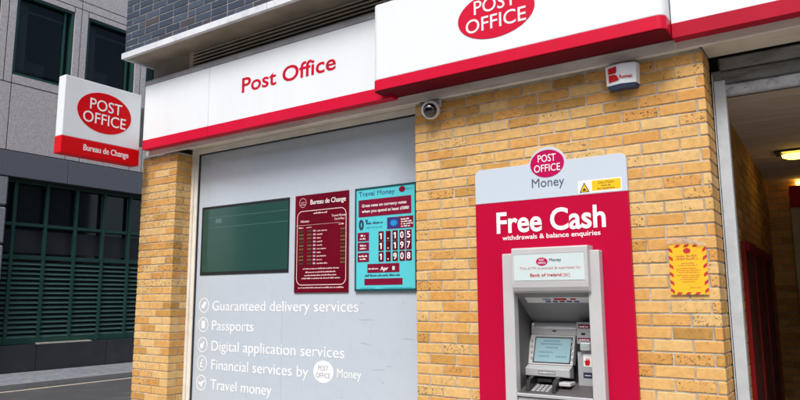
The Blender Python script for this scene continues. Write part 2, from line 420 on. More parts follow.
def courses(mb, x0, x1, yf, z0, z1, end_depth, hole=None, blue=False):
    """stretcher bond with headers at the corners; bricks are .215 x .1025 x .065"""
    n0 = int(round(z0/.075)); n1 = int(z1/.075+1e-6)
    for c_ in range(n0, n1):
        z = c_*.075+.005; zt = z+.065; odd = c_ % 2
        x = x0; first = True
        while x < x1-.03:
            L = .1025 if (first and odd) else .215
            if blue and not first and random.random() < .12: L = .1025
            xe = x+L
            if xe > x1-.04: xe = x1
            last = xe == x1
            yb = yf+.1025
            if (first and odd) or (last and odd): yb = yf+end_depth
            if hole and not (xe < hole[0] or x > hole[1] or zt < hole[2] or z > hole[3]):
                a_ = max(x, hole[0]); b_ = min(xe, hole[1])
                if x < hole[0]-.02: brick(mb, x, hole[0], yf, yb, z, zt)
                if xe > hole[1]+.02: brick(mb, hole[1], xe, yf, yb, z, zt)
            else: brick(mb, x, xe, yf, yb, z, zt)
            if (first or last) and not odd and end_depth > .12:
                xa, xb = (x, x+.1025) if first else (x1-.1025, x1)
                brick(mb, xa, xb, yf+.1125, yf+end_depth, z, zt)
            x = xe+.010; first = False

# left pier
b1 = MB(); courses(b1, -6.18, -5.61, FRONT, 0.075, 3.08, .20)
# return wall along the side street
for c_ in range(1, 41):
    z = c_*.075+.005; y = FRONT+.21+(.1125 if c_ % 2 else 0)
    while y < 12: brick(b1, -6.18, -6.08, y, y+.215, z, z+.065); y += .225
pier = obj('brick_pier', b1, M_brick, po)
mo = MB(); mo.box(-6.175, -5.615, FRONT+.005, FRONT+.195, 0, 3.092); mo.box(-6.175, -6.0, FRONT+.2, 14, 0, 3.092)
obj('mortar', mo, M_mortar, pier)
# pier with the cash machine
HOLE = (-1.93, -1.33, .45, 1.86)
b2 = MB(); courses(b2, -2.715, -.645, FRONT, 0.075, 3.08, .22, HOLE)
pier2 = obj('brick_pier', b2, M_brick, po)
mo = MB(); y0, y1 = FRONT+.005, FRONT+.215
mo.box(-2.71, HOLE[0], y0, y1, 0, 3.092); mo.box(HOLE[1], -.65, y0, y1, 0, 3.092)
mo.box(HOLE[0], HOLE[1], y0, y1, 0, HOLE[2]); mo.box(HOLE[0], HOLE[1], y0, y1, HOLE[3], 3.092)
obj('mortar', mo, M_mortar, pier2)
# low wall under the window
b3 = MB(); courses(b3, -5.60, -2.72, FRONT+.06, .075, .46, .1)
sw = obj('sill_wall', b3, M_brick, po)
obj('mortar', MB().box(-5.6, -2.72, FRONT+.065, FRONT+.3, 0, .452), M_mortar, sw)
b4 = MB(); courses(b4, .75, 3.0, FRONT, .075, 3.08, .2)  # unseen right pier, added to narrow the entrance and darken the passage
p4 = obj('brick_pier', b4, M_brick, po); obj('mortar', MB().box(.755, 2.995, FRONT+.005, FRONT+.195, 0, 3.092), M_mortar, p4)
obj('window_sill', MB().box(-5.605, -2.72, FRONT+.02, FRONT+.24, .452, .5), M_concrete, po, bevel=.006)

# window
win = obj('shopfront_window', MB().box(-5.52, -2.74, 4.425, 4.435, .56, 3.085), M_vinyl, po, label='large window covered in pale grey blue vinyl with white lettering')
fr_ = MB()
fr_.box(-5.61, -5.575, 4.385, 4.46, .5, 3.14); fr_.box(-5.5745, -5.525, 4.40, 4.46, .501, 3.139)
fr_.box(-5.5245, -2.716, 4.395, 4.46, 3.085, 3.138); fr_.box(-5.5245, -2.716, 4.395, 4.46, .502, .56)
obj('frame', fr_, M_frame, win, bevel=.003)
se = MB(); se.box(-5.5245, -5.513, 4.41, 4.426, .56, 3.085); se.box(-5.513, -2.717, 4.41, 4.426, 3.074, 3.085); se.box(-5.513, -2.717, 4.41, 4.426, .56, .57)
obj('seal', se, M_seal, win)
jt = MB()
for x in (-4.31,): jt.box(x, x+.0012, 4.4238, 4.4252, .57, 1.65)
obj('vinyl_seam', jt, mat('vinyl_seam_tone', (.36, .43, .52), .5), win)
sc = PM()
for (x, z, w, a_) in ((-3.42, 1.56, .045, 0), (-3.44, 1.42, .17, .01), (-3.42, 1.235, .11, -.14), (-3.0, 1.56, .03, 0), (-3.0, 1.28, .12, -.05), (-3.15, 1.06, .05, .0), (-3.3, 1.02, .13, .1), (-3.62, .78, .02, .3), (-3.2, .93, .03, 0)):
    sc.begin().add([(x, 4.4245, z), (x+w, 4.4245, z+w*a_), (x+w, 4.4245, z+w*a_+.002), (x+w*.5, 4.4245, z+.006+w*a_*.5), (x, 4.4245, z+.003)], [(0, 1, 2, 3, 4)])
obj('scuff_mark', sc, mat('scuff', (.31, .36, .42), .7), win)
WY = 4.425
svc = [('Guaranteed delivery services', -5.254, -3.438, 1.487), ('Passports', -5.250, -4.672, 1.298), ('Digital application services', -5.247, -3.584, 1.103),
       ('Financial services by', -5.240, -3.982, .925), ('Travel money', -5.243, -4.421, .738)]
for s, x0, x1, zb in svc: text(win, s, M_letterwhite, FX, WY, x0, x1, zb, .094, -.004)
for i, (s, x0, x1, zb) in enumerate(svc):
    ic = MB(); cz = zb+.052; cx = -5.382; ring(ic, cx, cz, .066, .073, FX, WY)
    if i == 0: flat(ic, [(cx-.03, cz-.028), (cx-.005, cz-.03), (cx+.034, cz+.012), (cx+.026, cz+.034), (cx+.004, cz+.036), (cx-.034, cz-.006)], FX, WY, .001)
    if i == 1: rect(ic, cx-.024, cx+.024, cz-.036, cz+.036, FX, WY, .001)
    if i == 2:
        flat(ic, ell(cx-.012, cz-.012, .024, .026, 20), FX, WY, .001); flat(ic, [(cx, cz), (cx+.012, cz+.034), (cx+.022, cz+.03), (cx+.012, cz-.004)], FX, WY, .001)
    if i == 3: text_mb(ic, '£', FX, WY, cx-.026, cx+.026, cz-.04, .078)
    if i == 4: flat(ic, [(cx-.05, cz+.012), (cx-.036, cz+.012), (cx-.022, cz-.002), (cx+.044, cz+.026), (cx+.052, cz+.02), (cx+.01, cz-.014), (cx+.012, cz-.044), (cx+.004, cz-.04), (cx-.01, cz-.018), (cx-.03, cz-.02)], FX, WY, .001)
    obj('icon', ic, M_letterwhite, win, smooth=False)
ov = flat(MB(), ell(-3.813, .982, .112, .092), FX, WY, .001); obj('logo_oval', ov, M_letterwhite, win, smooth=False)
M_faintgrey = mat('faint_grey_lettering', (.36, .42, .49), .5)
text(win, 'POST', M_faintgrey, FX, WY+-.0012, -3.87, -3.757, .99, .042)
text(win, 'OFFICE', M_faintgrey, FX, WY+-.0012, -3.893, -3.733, .93, .042)
text(win, 'Money', M_letterwhite, FX, WY, -3.660, -3.404, .945, .072)

# beam, batten and soffits above window and entrance
obj('edge_batten', MB().box(-6.10, 6, 4.165, 4.19, 3.092, 3.163), M_batten, po, bevel=.003)
obj('window_soffit', MB().box(-5.61, -2.715, 4.1905, 4.5, 3.140, 3.165), M_soffit, po)
obj('lintel_strip', MB().box(-2.7, -.66, 4.1905, 4.5, 3.0925, 3.165), M_soffit, po)
obj('entrance_soffit', MB().box(-.645, 6, 4.1905, 4.43, 3.094, 3.165), M_soffit, po)
obj('roof_slab', MB().box(-6.1, 6, 4.17, 14, 3.1652, 3.8), M_concrete, po)
# louvre band over the fascia
lv = MB(); lv.box(-6.05, 6, 4.30, 14, 3.8, 4.35)
core = obj('upper_core', lv, M_dark, po)
obj('blank_panel', MB().box(-6.05, -5.44, 4.185, 4.30, 3.80, 4.10), M_concrete, po, bevel=.003)
sl = MB()
for i in range(6):
    z = 3.90+i*.036
    sl.add([(-5.39, 4.18, z), (6, 4.18, z), (6, 4.215, z+.026), (-5.39, 4.215, z+.026), (-5.39, 4.185, z-.004), (6, 4.185, z-.004), (6, 4.222, z+.024), (-5.39, 4.222, z+.024)],
           [(0, 1, 2, 3), (7, 6, 5, 4), (0, 4, 5, 1), (1, 5, 6, 2), (2, 6, 7, 3), (3, 7, 4, 0)])
    sl.box(-5.39, 6, 4.172, 4.184, z-.005, z+.008)
sl.box(-5.44, -5.385, 4.17, 4.22, 3.80, 4.10)
obj('louvre_grille', sl, M_louvre, po, smooth=False)
obj('overhang_soffit', MB().box(-6.09, 6, 3.875, 4.5, 4.098, 4.14), M_concrete, po)
tr = MB(); tr.box(-6.115, -4.0, 3.835, 3.874, 4.072, 4.135); tr.box(-3.995, 6, 3.835, 3.874, 4.072, 4.135); tr.box(-6.115, -6.091, 3.8745, 6, 4.072, 4.135)
obj('metal_trim', tr, M_coping, po, bevel=.003)
# blue brick storey
bb = MB(); courses(bb, -6.1, 1.2, 3.86, 4.125, 6.0, .11, blue=True)
for c_ in range(55, 80):
    z = c_*.075+.005; y = 3.975+(.1125 if c_ % 2 else 0)
    while y < 9: brick(bb, -6.1, -6.0, y, y+.215, z, z+.065); y += .225
up_ = obj('blue_brick_wall', bb, M_blue, po)
obj('mortar', MB().box(-6.094, 6, 3.8645, 14, 4.14, 6.0), M_mortar_pale, up_)
obj('upper_storey', MB().box(-6.1, 6, 3.86, 14, 6.001, 9.5), M_band, po)

# passage behind the entrance
pw = MB()
A, B = (-.645, 4.44), (-.735, 8.5)
rn = random.Random(3)
pwb = MB()
dx, dy = B[0]-A[0], B[1]-A[1]; L = math.hypot(dx, dy)
for c_ in range(1, 39):
    z = c_*.075+.005; s_ = -.1125*(c_ % 2)
    while s_ < L:
        a_, b_ = max(s_, 0)/L, min(s_+.215, L)/L
        if b_-a_ > .01:
            x0, y0, x1, y1 = A[0]+dx*a_, A[1]+dy*a_, A[0]+dx*b_, A[1]+dy*b_
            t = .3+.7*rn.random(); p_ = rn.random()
            pwb.add([(x0, y0, z), (x1, y1, z), (x1, y1, z+.065), (x0, y0, z+.065), (x0-.05, y0, z), (x1-.05, y1, z), (x1-.05, y1, z+.065), (x0-.05, y0, z+.065)],
                    [(0, 1, 2, 3), (0, 4, 5, 1), (2, 6, 7, 3), (1, 5, 6, 2), (0, 3, 7, 4)], t, p_)
        s_ += .225
for c_ in range(1, 39):
    z = c_*.075+.005; x = -.75-.1125*(c_ % 2)
    while x < 1.4:
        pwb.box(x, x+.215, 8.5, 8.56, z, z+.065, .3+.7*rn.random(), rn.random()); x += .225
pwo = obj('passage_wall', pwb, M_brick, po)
pm = MB(); pm.add([(A[0]-.005, A[1], 0), (B[0]-.005, B[1], 0), (B[0]-.005, B[1], 2.9), (A[0]-.005, A[1], 2.9), (A[0]-.2, A[1], 0), (B[0]-.2, B[1], 0), (B[0]-.2, B[1], 2.9), (A[0]-.2, A[1], 2.9)],
                  [(0, 1, 2, 3), (4, 7, 6, 5), (0, 3, 7, 4), (1, 5, 6, 2), (3, 2, 6, 7), (0, 4, 5, 1)])
pm.box(-.9, 1.6, 8.505, 8.8, 0, 2.95)
obj('mortar', pm, M_mortar, pwo)
obj('unseen_right_wall', MB().box(.75, .95, 4.44, 8.5, 0, 2.95), M_passbrick, po)  # unseen wall, set close in so less daylight enters the passage
cl = MB()
y = 4.52
while y < 8.5: cl.box(-.76, 1.4, y, y+.292, 2.88, 2.90); y += .30
pc = obj('passage_ceiling', cl, M_ceil, po, bevel=.004)
obj('ceiling_backing', MB().box(-.8, 1.6, 4.50, 8.8, 2.897, 2.93), M_dark, pc)
obj('passage_floor', MB().box(-.8, 1.6, 4.6, 8.6, -.05, .13), M_paving, po)
# inner doorway
dr = obj('inner_door', MB().box(-.46, 1.1, 8.46, 8.49, .13, 2.5), M_glass, po)
df = MB()
df.box(-.52, -.44, 8.42, 8.49, .13, 2.56); df.box(-.44, 1.2, 8.421, 8.49, 2.47, 2.561); df.box(-.44, 1.1, 8.43, 8.485, 2.15, 2.21); df.box(.25, .33, 8.43, 8.485, .13, 2.47); df.box(-.44, 1.1, 8.43, 8.485, 1.1, 1.18)
obj('door_frame', df, M_creamdoor, dr, bevel=.004)
# roller shutter
sh = MB()
for i, (z0, z1) in enumerate(((3.005, 3.092), (2.915, 2.998))):
    sh.cbox(-.60, .74, 4.452-.006*i, 4.49, z0, z1, .012)
rs = obj('roller_shutter', sh, M_shutter, po)
obj('bottom_rail', MB().cbox(-.575, .74, 4.438, 4.49, 2.835, 2.908, .01), M_shutlight, rs)
obj('shutter_recess', MB().box(-.64, .74, 4.492, 4.518, 2.84, 3.16), M_dark, rs)
gr = MB(); gr.box(-.638, -.632, 4.425, 4.50, .12, 2.98); gr.box(-.628, -.564, 4.428, 4.436, .12, 2.935); gr.box(-.571, -.564, 4.436, 4.49, .12, 2.935); gr.box(-.628, -.621, 4.436, 4.49, .12, 2.935)
obj('guide_rail', gr, M_steel, rs, bevel=.0015)
obj('rail_bracket', MB().box(-.64, -.585, 4.44, 4.47, 2.94, 3.0), M_shutter, rs)

# passage furnishings
for i, (Y, Wd) in enumerate(((5.38, .62), (6.15, .62), (6.92, .62))):
    f_ = (Y-A[1])/(B[1]-A[1]); x = A[0]+(B[0]-A[0])*f_
    lab = ('tall dark red door panel nearest the entrance on the passage wall', 'tall dark red door panel in the middle of the passage wall', 'tall dark red door panel deepest in the dark passage')[i]
    t = thing('red_door_panel', lab, 'door panel', (x, Y, .13), 'red door panels along the passage wall')
    f2 = MB(); f2.box(x, x+.03, Y, Y+.05, .13, 2.0); f2.box(x, x+.03, Y+Wd-.07, Y+Wd, .13, 2.0); f2.box(x, x+.045, Y+.07, Y+Wd-.07, 1.93, 2.0); f2.box(x, x+.045, Y+.07, Y+Wd-.07, .13, .3)
    obj('panel_frame', f2, M_doorred, t, bevel=.004)
    obj('panel', MB().box(x, x+.02, Y+.07, Y+Wd-.07, .3, 1.93), M_doormar, t)
t = thing('ceiling_light', 'lit yellow oblong lamp on the brown passage ceiling', 'light', (-.30, 6.75, 2.88))
obj('base', MB().box(-.50, -.12, 6.64, 6.86, 2.862, 2.88), M_black, t, bevel=.004)
lc = MB()
lc.lathe([(0.001, 0), (.045, .004), (.062, .02), (.066, .045)], (-.305, 6.75, 2.805), (0, 0, 1), 24)
for i, v in enumerate(lc.v): lc.v[i] = (-.305+(v[0]+.305)*2.2, v[1], v[2])
obj('lamp_cover', lc, M_lamp, t)
t = thing('wall_light', 'small round lamp glowing above the red sign at the passage end', 'light', (-.42, 8.48, 2.83))
obj('lamp_cover', MB().lathe([(.035, 0), (.035, .03), (.02, .045), (0.001, .05)], (-.42, 8.495, 2.84), (0, -1, 0), 20), M_lamp, t)
t = thing('hanging_sign', 'dark red sign box over the inner doorway', 'sign', (.2, 8.35, 2.57))
obj('panel', MB().box(-.515, 1.0, 8.36, 8.455, 2.575, 2.80), M_darkred, t, bevel=.006)

# ------------------------------------------------------------------ fascia signs
LF = thing('fascia_sign', 'long white Post Office fascia with red lower band over the shop window', 'sign', (-4.5, 4.12, 3.14))
fw = MB(); YF = 4.08
for x0, x1 in ((-6.03, -5.012), (-5.008, -2.85)): fw.box(x0, x1, YF, YF+.08, 3.241, 3.83)
obj('white_panel', fw, M_white, LF, bevel=.002)
rb = MB()
for x0, x1 in ((-6.03, -5.012), (-5.008, -2.85)): rb.box(x0, x1, YF-.004, YF+.08, 3.141, 3.2405)
obj('red_band', rb, M_red, LF, bevel=.003)
text(LF, 'Post Office', M_letterred, FX, YF, -4.545, -3.417, 3.49, .135, .014)
lg = MB(); lg.box(-6.04, -4.2, YF-.006, 4.3, 3.831, 3.862); lg.box(-4.196, 6, YF-.006, 4.3, 3.831, 3.862); lg.box(-6.04, 6, 4.085, 4.3, 3.863, 3.885)
obj('top_flashing', lg, M_lead, po, bevel=.002)

# projecting centre fascia with rounded ends
BF = thing('fascia_sign', 'projecting white fascia box with red oval logo above the cash machine pier', 'sign', (-1.86, 4.05, 3.165))
def lozenge(x0, x1, yf, yb, r, n=18):
    p = [(x0, yb)]
    for k in range(n+1):
        t = math.pi/2*k/n; p.append((x0+r-r*math.cos(t), yf+r-r*math.sin(t)))
    for k in range(n+1):
        t = math.pi/2*k/n; p.append((x1-r+r*math.sin(t), yf+r-r*math.cos(t)))
    p.append((x1, yb)); return p
def vprism(mb, pts, z0, z1):
    k_ = len(pts)
    return mb.add([(x, y, z0) for x, y in pts]+[(x, y, z1) for x, y in pts],
                  [tuple(range(k_))[::-1], tuple(range(k_, 2*k_))]+[(i, (i+1) % k_, (i+1) % k_+k_, i+k_) for i in range(k_)])
Y2 = 3.94
obj('white_panel', vprism(MB(), lozenge(-2.935, -.792, Y2, 4.163, .05), 3.2505, 3.86), M_white, BF, bevel=.006)
obj('red_band', vprism(MB(), lozenge(-2.938, -.789, Y2-.003, 4.163, .053), 3.166, 3.250), M_red, BF, bevel=.003)
obj('underside_shade', vprism(MB(), lozenge(-2.93, -.797, Y2+.006, 4.163, .045), 3.1635, 3.1658), M_undershade, BF)  # thin sheet added to carry the painted shade under the box
obj('logo_oval', flat(MB(), ell(-1.885, 3.530, .290, .170), FX, Y2, .003), M_red, BF)
text(BF, 'POST', M_letterwhite, FX, Y2-.003, -2.045, -1.725, 3.558, .098, .004)
text(BF, 'OFFICE', M_letterwhite, FX, Y2-.003, -2.112, -1.658, 3.430, .098, .004)

RF = thing('fascia_sign', 'plain white fascia with dull red lower band over the passage entrance', 'sign', (.5, 4.12, 3.14))
obj('white_panel', MB().box(-.785, 3.4, YF, YF+.08, 3.233, 3.83), M_white, RF, bevel=.002)
obj('red_band', MB().box(-.785, 3.4, YF-.004, YF+.08, 3.140, 3.2325), M_darkred, RF, bevel=.003)

# projecting sign at the corner
PS = thing('projecting_sign', 'square double sided sign with red oval logo jutting out from the building corner', 'sign', (-6.11, 3.65, 2.97))
obj('white_panel', MB().box(-6.17, -6.05, 3.235, 4.055, 3.136, 3.73), M_white, PS, bevel=.006)
obj('red_band', MB().box(-6.173, -6.047, 3.232, 4.058, 2.97, 3.1355), M_signred, PS, bevel=.006)
obj('logo_oval', flat(MB(), ell(3.655, 3.437, .290, .205), FY, -6.05, .002), M_signred, PS)
text(PS, 'POST', M_letterwhite, FY, -6.048, 3.492, 3.835, 3.455, .108, .003)
text(PS, 'OFFICE', M_letterwhite, FY, -6.048, 3.428, 3.885, 3.318, .108, .003)
text(PS, 'Bureau de Change', M_letterwhite, FY, -6.047, 3.452, 3.935, 3.030, .058, .012)
obj('mounting_bracket', MB().box(-6.15, -6.07, 4.055, 4.2, 3.2, 3.6), M_lead, PS)

# ------------------------------------------------------------------ screen in the window
SC = thing('display_screen', 'dark green display screen set in the left half of the window', 'screen', (-4.85, 4.43, 1.83))
obj('bezel', MB().box(-5.458, -4.238, 4.419, 4.4248, 1.835, 2.525), M_black, SC, bevel=.002)
obj('display', MB().box(-5.43, -4.248, 4.4165, 4.4188, 1.865, 2.498), M_scr, SC)
ln = PM(); rect(ln, -5.36, -4.25, 2.408, 2.411, FX, 4.4165, .0006); rect(ln, -5.34, -4.25, 2.305, 2.308, FX, 4.4165, .0006)
obj('display_line', ln, M_scrline, SC)
obj('display_caption', rect(MB(), -5.245, -5.155, 2.352, 2.392, FX, 4.4165, .0006), mat('faint_caption', (.09, .17, .16), .4), SC)

# ------------------------------------------------------------------ red bureau de change board
RX0, RX1, RZ0, RZ1 = -4.160, -3.540, 1.65, 2.525
RB = thing('exchange_rate_board', 'maroon Bureau de Change exchange rate board in the window', 'board', (-3.85, 4.43, 1.65))
def ru(u): return RX0+u*(RX1-RX0)
def rv(v): return RZ1-v*(RZ1-RZ0)
obj('board_panel', MB().box(RX0, RX1, 4.412, 4.4248, RZ0, RZ1), M_maroon, RB, bevel=.003)
RY = 4.412
text(RB, 'Bureau de Change', M_letterwhite, FX, RY, ru(.30), ru(.955), rv(.105), .042, .006)
lo_ = ring(MB(), ru(.15), rv(.08), .038, .043, FX, RY); words(lo_, ru(.11), ru(.195), rv(.082), .011, FX, RY, 2); words(lo_, ru(.105), ru(.2), rv(.105), .011, FX, RY, 3)
obj('logo_oval', lo_, mat('pale_pink_print', (.60, .35, .38), .5), RB)
M_pink = mat('pink_white_print', (.80, .62, .60), .5)
fo = MB()
def arc_frame(mb, x0, x1, z0, z1, r, w):
    o_ = rrect(x0, x1, z0, z1, r); i_ = rrect(x0+w, x1-w, z0+w, z1-w, r-w); k_ = len(o_); O = pl(FX, RY-.001, 0, 0)
    vs = [O+FX[0]*a_+FX[1]*b_ for a_, b_ in o_+i_]
    mb.add(vs, [(i, (i+1) % k_, (i+1) % k_+k_, i+k_) for i in range(k_)])
arc_frame(fo, ru(.045), ru(.965), rv(.925), rv(.165), .06, .006)
obj('border_line', fo, M_pink, RB)
pr = PM()
words(pr, ru(.36), ru(.62), rv(.205), .014, FX, RY, 5)
text_mb(pr, 'Notes', FX, RY, ru(.12), ru(.28), rv(.285), .020, .01)
text_mb(pr, 'Travel Money', FX, RY, ru(.70), ru(.96), rv(.250), .018, .01)
text_mb(pr, 'Card Plus', FX, RY, ru(.75), ru(.93), rv(.285), .018, .01)
words(pr, ru(.08), ru(.17), rv(.345), .012, FX, RY, 6); words(pr, ru(.23), ru(.33), rv(.345), .012, FX, RY, 7); words(pr, ru(.83), ru(.92), rv(.335), .012, FX, RY, 8)
rect(pr, ru(.02), ru(.86), rv(.315), rv(.313), FX, RY, .0006)
for i in range(10):
    v = .385+i*.0365; words(pr, ru(.43), ru(.43+random.Random(i).choice((.08, .1, .17, .2))), rv(v), .011, FX, RY, 20+i)
for i, (v, a_, b_) in enumerate(((.765, .17, .85), (.80, .22, .78), (.832, .20, .80), (.862, .15, .86), (.955, .08, .93))): words(pr, ru(a_), ru(b_), rv(v), .0115, FX, RY, 40+i)
obj('printed_text', pr, M_pink, RB, smooth=False)
fl = PM(); lwn = 0
for i in range(10):
    v = .385+i*.0365
    rect(fl, ru(.36), ru(.405), rv(v)-.001, rv(v)+.014, FX, RY)
    for u in (.09, .245, .86):
        lw = obj('led_window', rect(MB(), ru(u), ru(u+.09), rv(v)-.003, rv(v)+.016, FX, RY, .0015), M_leddark, RB); ld = MB()
        for d in range(4): rect(ld, ru(u+.006+d*.021), ru(u+.018+d*.021), rv(v)+.001, rv(v)+.012, FX, RY-.0015, .0005)
        obj('led_digits', ld, M_led if (i*7+int(u*100)) % 3 else M_leddim, lw)
obj('flags', fl, mat('pale_flag_print', (.50, .38, .45), .5), RB)

# ------------------------------------------------------------------ turquoise travel money board
BX0, BX1, BZ0, BZ1 = -3.462, -2.852, 1.657, 2.523
TB = thing('travel_money_board', 'turquoise Travel Money rate board with maroon number tiles in the window', 'board', (-3.16, 4.43, 1.657))
def bu(u): return BX0+u*(BX1-BX0)
def bv(v): return BZ1-v*(BZ1-BZ0)
BY = 4.408
obj('board_panel', MB().box(BX0+.012, BX1-.004, BY, 4.418, BZ0+.018, BZ1-.012), M_cyan, TB)
be = MB(); be.box(BX0, BX0+.012, BY-.006, 4.4248, BZ0, BZ1); be.box(BX0+.012, BX1, BY-.006, 4.4248, BZ0, BZ0+.018); be.box(BX0+.012, BX1, BY-.006, 4.4248, BZ1-.012, BZ1); be.box(BX1-.004, BX1, BY-.006, 4.4248, BZ0+.012, BZ1-.012)
obj('board_frame', be, M_teal, TB)
text(TB, 'Travel Money', mat('dark_blue_lettering', (.03, .10, .20), .5), FX, BY, bu(.065), bu(.67), bv(.082), .040, 0)
obj('logo_oval', flat(MB(), ell(bu(.79), bv(.052), .031, .024), FX, BY), M_maroonlight, TB)
words_mb = PM(); words(words_mb, bu(.85), bu(.95), bv(.06), .016, FX, BY, 60); words(words_mb, bu(.19), bu(.46), bv(.40), .016, FX, BY, 61)
words(words_mb, bu(.10), bu(.33), bv(.975), .010, FX, BY, 62); words(words_mb, bu(.48), bu(.93), bv(.975), .010, FX, BY, 63)
obj('printed_text', words_mb, mat('teal_print', (.03, .33, .40), .5), TB)
w2 = PM(); words(w2, bu(.19), bu(.48), bv(.36), .022, FX, BY, 64); words(w2, bu(.17), bu(.75), bv(.862), .018, FX, BY, 65)
text_mb(w2, '0', FX, BY, bu(.065), bu(.15), bv(.405), .076, .05); text_mb(w2, '%', FX, BY, bu(.17), bu(.225), bv(.335), .022)
obj('printed_text', w2, M_ink, TB, smooth=False)
bx = PM()
rect(bx, bu(.06), bu(.935), bv(.285), bv(.118), FX, BY); rect(bx, bu(.545), bu(.965), bv(.42), bv(.31), FX, BY)
for v0, v1 in ((.437, .520), (.533, .615), (.633, .72)): rect(bx, bu(.045), bu(.24), bv(v1), bv(v0), FX, BY)
rect(bx, bu(.215), bu(.74), bv(.826), bv(.742), FX, BY); rect(bx, bu(.165), bu(.79), bv(.942), bv(.882), FX, BY)
obj('maroon_box', bx, M_maroonlight, TB)
BT = BY-.002
tx = PM()
text_mb(tx, 'Great rates on currency notes', FX, BT, bu(.12), bu(.86), bv(.190), .024, .012)
text_mb(tx, 'when you spend at least £500!', FX, BT, bu(.12), bu(.90), bv(.245), .024, .012)
for i in range(4): words(tx, bu(.77), bu(.77+(.13, .17, .19, .15)[i]), bv(.342+i*.022), .012, FX, BT, 70+i)
for i, (v0, w_) in enumerate(((.475, .08), (.570, .10), (.672, .14))): words(tx, bu(.14-w_/2), bu(.14+w_/2), bv(v0), .015, FX, BT, 80+i); words(tx, bu(.085), bu(.19), bv(v0+.028), .013, FX, BT, 85+i)
words(tx, bu(.235), bu(.40), bv(.795), .014, FX, BT, 90)
text_mb(tx, 'Apr', FX, BT, bu(.43), bu(.56), bv(.806), .030, .02, slant=.15); text_mb(tx, '8', FX, BT, bu(.63), bu(.67), bv(.806), .030, .02)
obj('white_print', tx, M_letterwhite, TB, smooth=False)
obj('blue_patch', rect(MB(), bu(.55), bu(.74), bv(.415), bv(.315), FX, BT, .0006), M_navy, TB)
obj('blue_burst', flat(MB(), [(bu(.655)+(.042 if k % 2 else .03)*math.cos(k*math.pi/9), bv(.365)+(.030 if k % 2 else .02)*math.sin(k*math.pi/9)) for k in range(18)], FX, BT-.0007, .0006), M_skyblue, TB)
for (v0, v1), ds in (((.437, .527), '1.105'), ((.533, .620), '1.197'), ((.633, .722), '1.908')):
    for ch, u0, u1 in zip(ds, (.405, .525, .635, .745, .85), (.487, .602, .717, .83, .937)):
        tl = obj('number_tile', rect(MB(), bu(u0), bu(u1), bv(v1), bv(v0), FX, BY, .004), M_maroon, TB)
        c = (u0+u1)/2; hw = {'1': .014, '.': .009}.get(ch, .026)
        cap = .05
        dm = MB()
        if ch == '.': flat(dm, ell(bu(c), bv(v1)+.017, .006, .006, 16), FX, BY-.004, .001)
        elif ch == '1': flat(dm, [(bu(c)-.004, bv(v1)+.013), (bu(c)+.008, bv(v1)+.013), (bu(c)+.008, bv(v1)+.013+cap), (bu(c)-.001, bv(v1)+.013+cap), (bu(c)-.014, bv(v1)+.006+cap), (bu(c)-.012, bv(v1)-.003+cap), (bu(c)-.004, bv(v1)+.001+cap)], FX, BY-.004, .001)
        else: text_mb(dm, ch, FX, BY-.004, bu(c-hw), bu(c+hw), bv(v1)+.013, cap, .02)
        obj('digit', dm, M_letterwhite, tl, smooth=False)

# ------------------------------------------------------------------ cash machine surround board
AB = thing('cash_machine_board', 'crimson Free Cash board with pale grey rounded top around the cash machine', 'sign', (-1.655, 4.18, .45))
X0, X1, ZB, ZS, ZT = -2.188, -1.122, .45, 2.255, 2.500
HX0, HX1, HZ0, HZ1 = -1.90, -1.36, .50, 1.85
r_ = MB()
O = (0, 4.17, 0)
rects = [(X0, HX0, ZB, ZS), (HX1, X1, ZB, ZS), (HX0, HX1, HZ1, ZS), (HX0, HX1, ZB, HZ0)]
vv = [(X0, ZB), (HX0, ZB), (HX1, ZB), (X1, ZB), (X0, HZ0), (HX0, HZ0), (HX1, HZ0), (X1, HZ0), (X0, HZ1), (HX0, HZ1), (HX1, HZ1), (X1, HZ1), (X0, ZS), (HX0, ZS), (HX1, ZS), (X1, ZS)]
vs = [(x, 4.17, z) for x, z in vv]+[(x, 4.198, z) for x, z in vv]
fs = []
for q in ((0, 1, 5, 4), (1, 2, 6, 5), (2, 3, 7, 6), (4, 5, 9, 8), (6, 7, 11, 10), (8, 9, 13, 12), (9, 10, 14, 13), (10, 11, 15, 14)):
    fs.append(q); fs.append(tuple(i+16 for i in q[::-1]))
for q in ((0, 1), (1, 2), (2, 3), (3, 7), (7, 11), (11, 15), (15, 14), (14, 13), (13, 12), (12, 8), (8, 4), (4, 0), (5, 6), (6, 10), (10, 9), (9, 5)):
    fs.append((q[0], q[1], q[1]+16, q[0]+16))
obj('crimson_panel', r_.add(vs, fs), M_crimson, AB)
pts = [(X0, ZS+.001), (X1, ZS+.001)]
rr = .045
for k in range(9): t = math.pi/2*k/8; pts.append((X1-rr+rr*math.cos(t), ZT-rr+rr*math.sin(t)))
cxl, czl, rl = -1.643, 2.470, .136
a0 = math.asin((ZT+.006-czl)/rl)
pts.append((cxl+rl*math.cos(a0)+.02, ZT))
for k in range(17): t = a0+(math.pi-2*a0)*k/16; pts.append((cxl+rl*math.cos(t), czl+rl*math.sin(t)*.985))
pts.append((cxl-rl*math.cos(a0)-.02, ZT))
for k in range(9): t = math.pi/2+math.pi/2*k/8; pts.append((X0+rr+rr*math.cos(t), ZT-rr+rr*math.sin(t)))
obj('grey_top_panel', flat(MB(), pts, FX, 4.198, .028), M_boardgrey, AB, bevel=.002)
AY = 4.17
obj('logo_oval', flat(MB(), ell(-1.643, 2.490, .119, .094), FX, AY, .002), M_magenta, AB)
text(AB, 'POST', M_letterwhite, FX, AY-.002, -1.706, -1.580, 2.503, .048, .004)
text(AB, 'OFFICE', M_letterwhite, FX, AY-.002, -1.735, -1.551, 2.436, .048, .004)
text(AB, 'Money', M_slate, FX, AY, -1.755, -1.528, 2.334, .060, -.004)
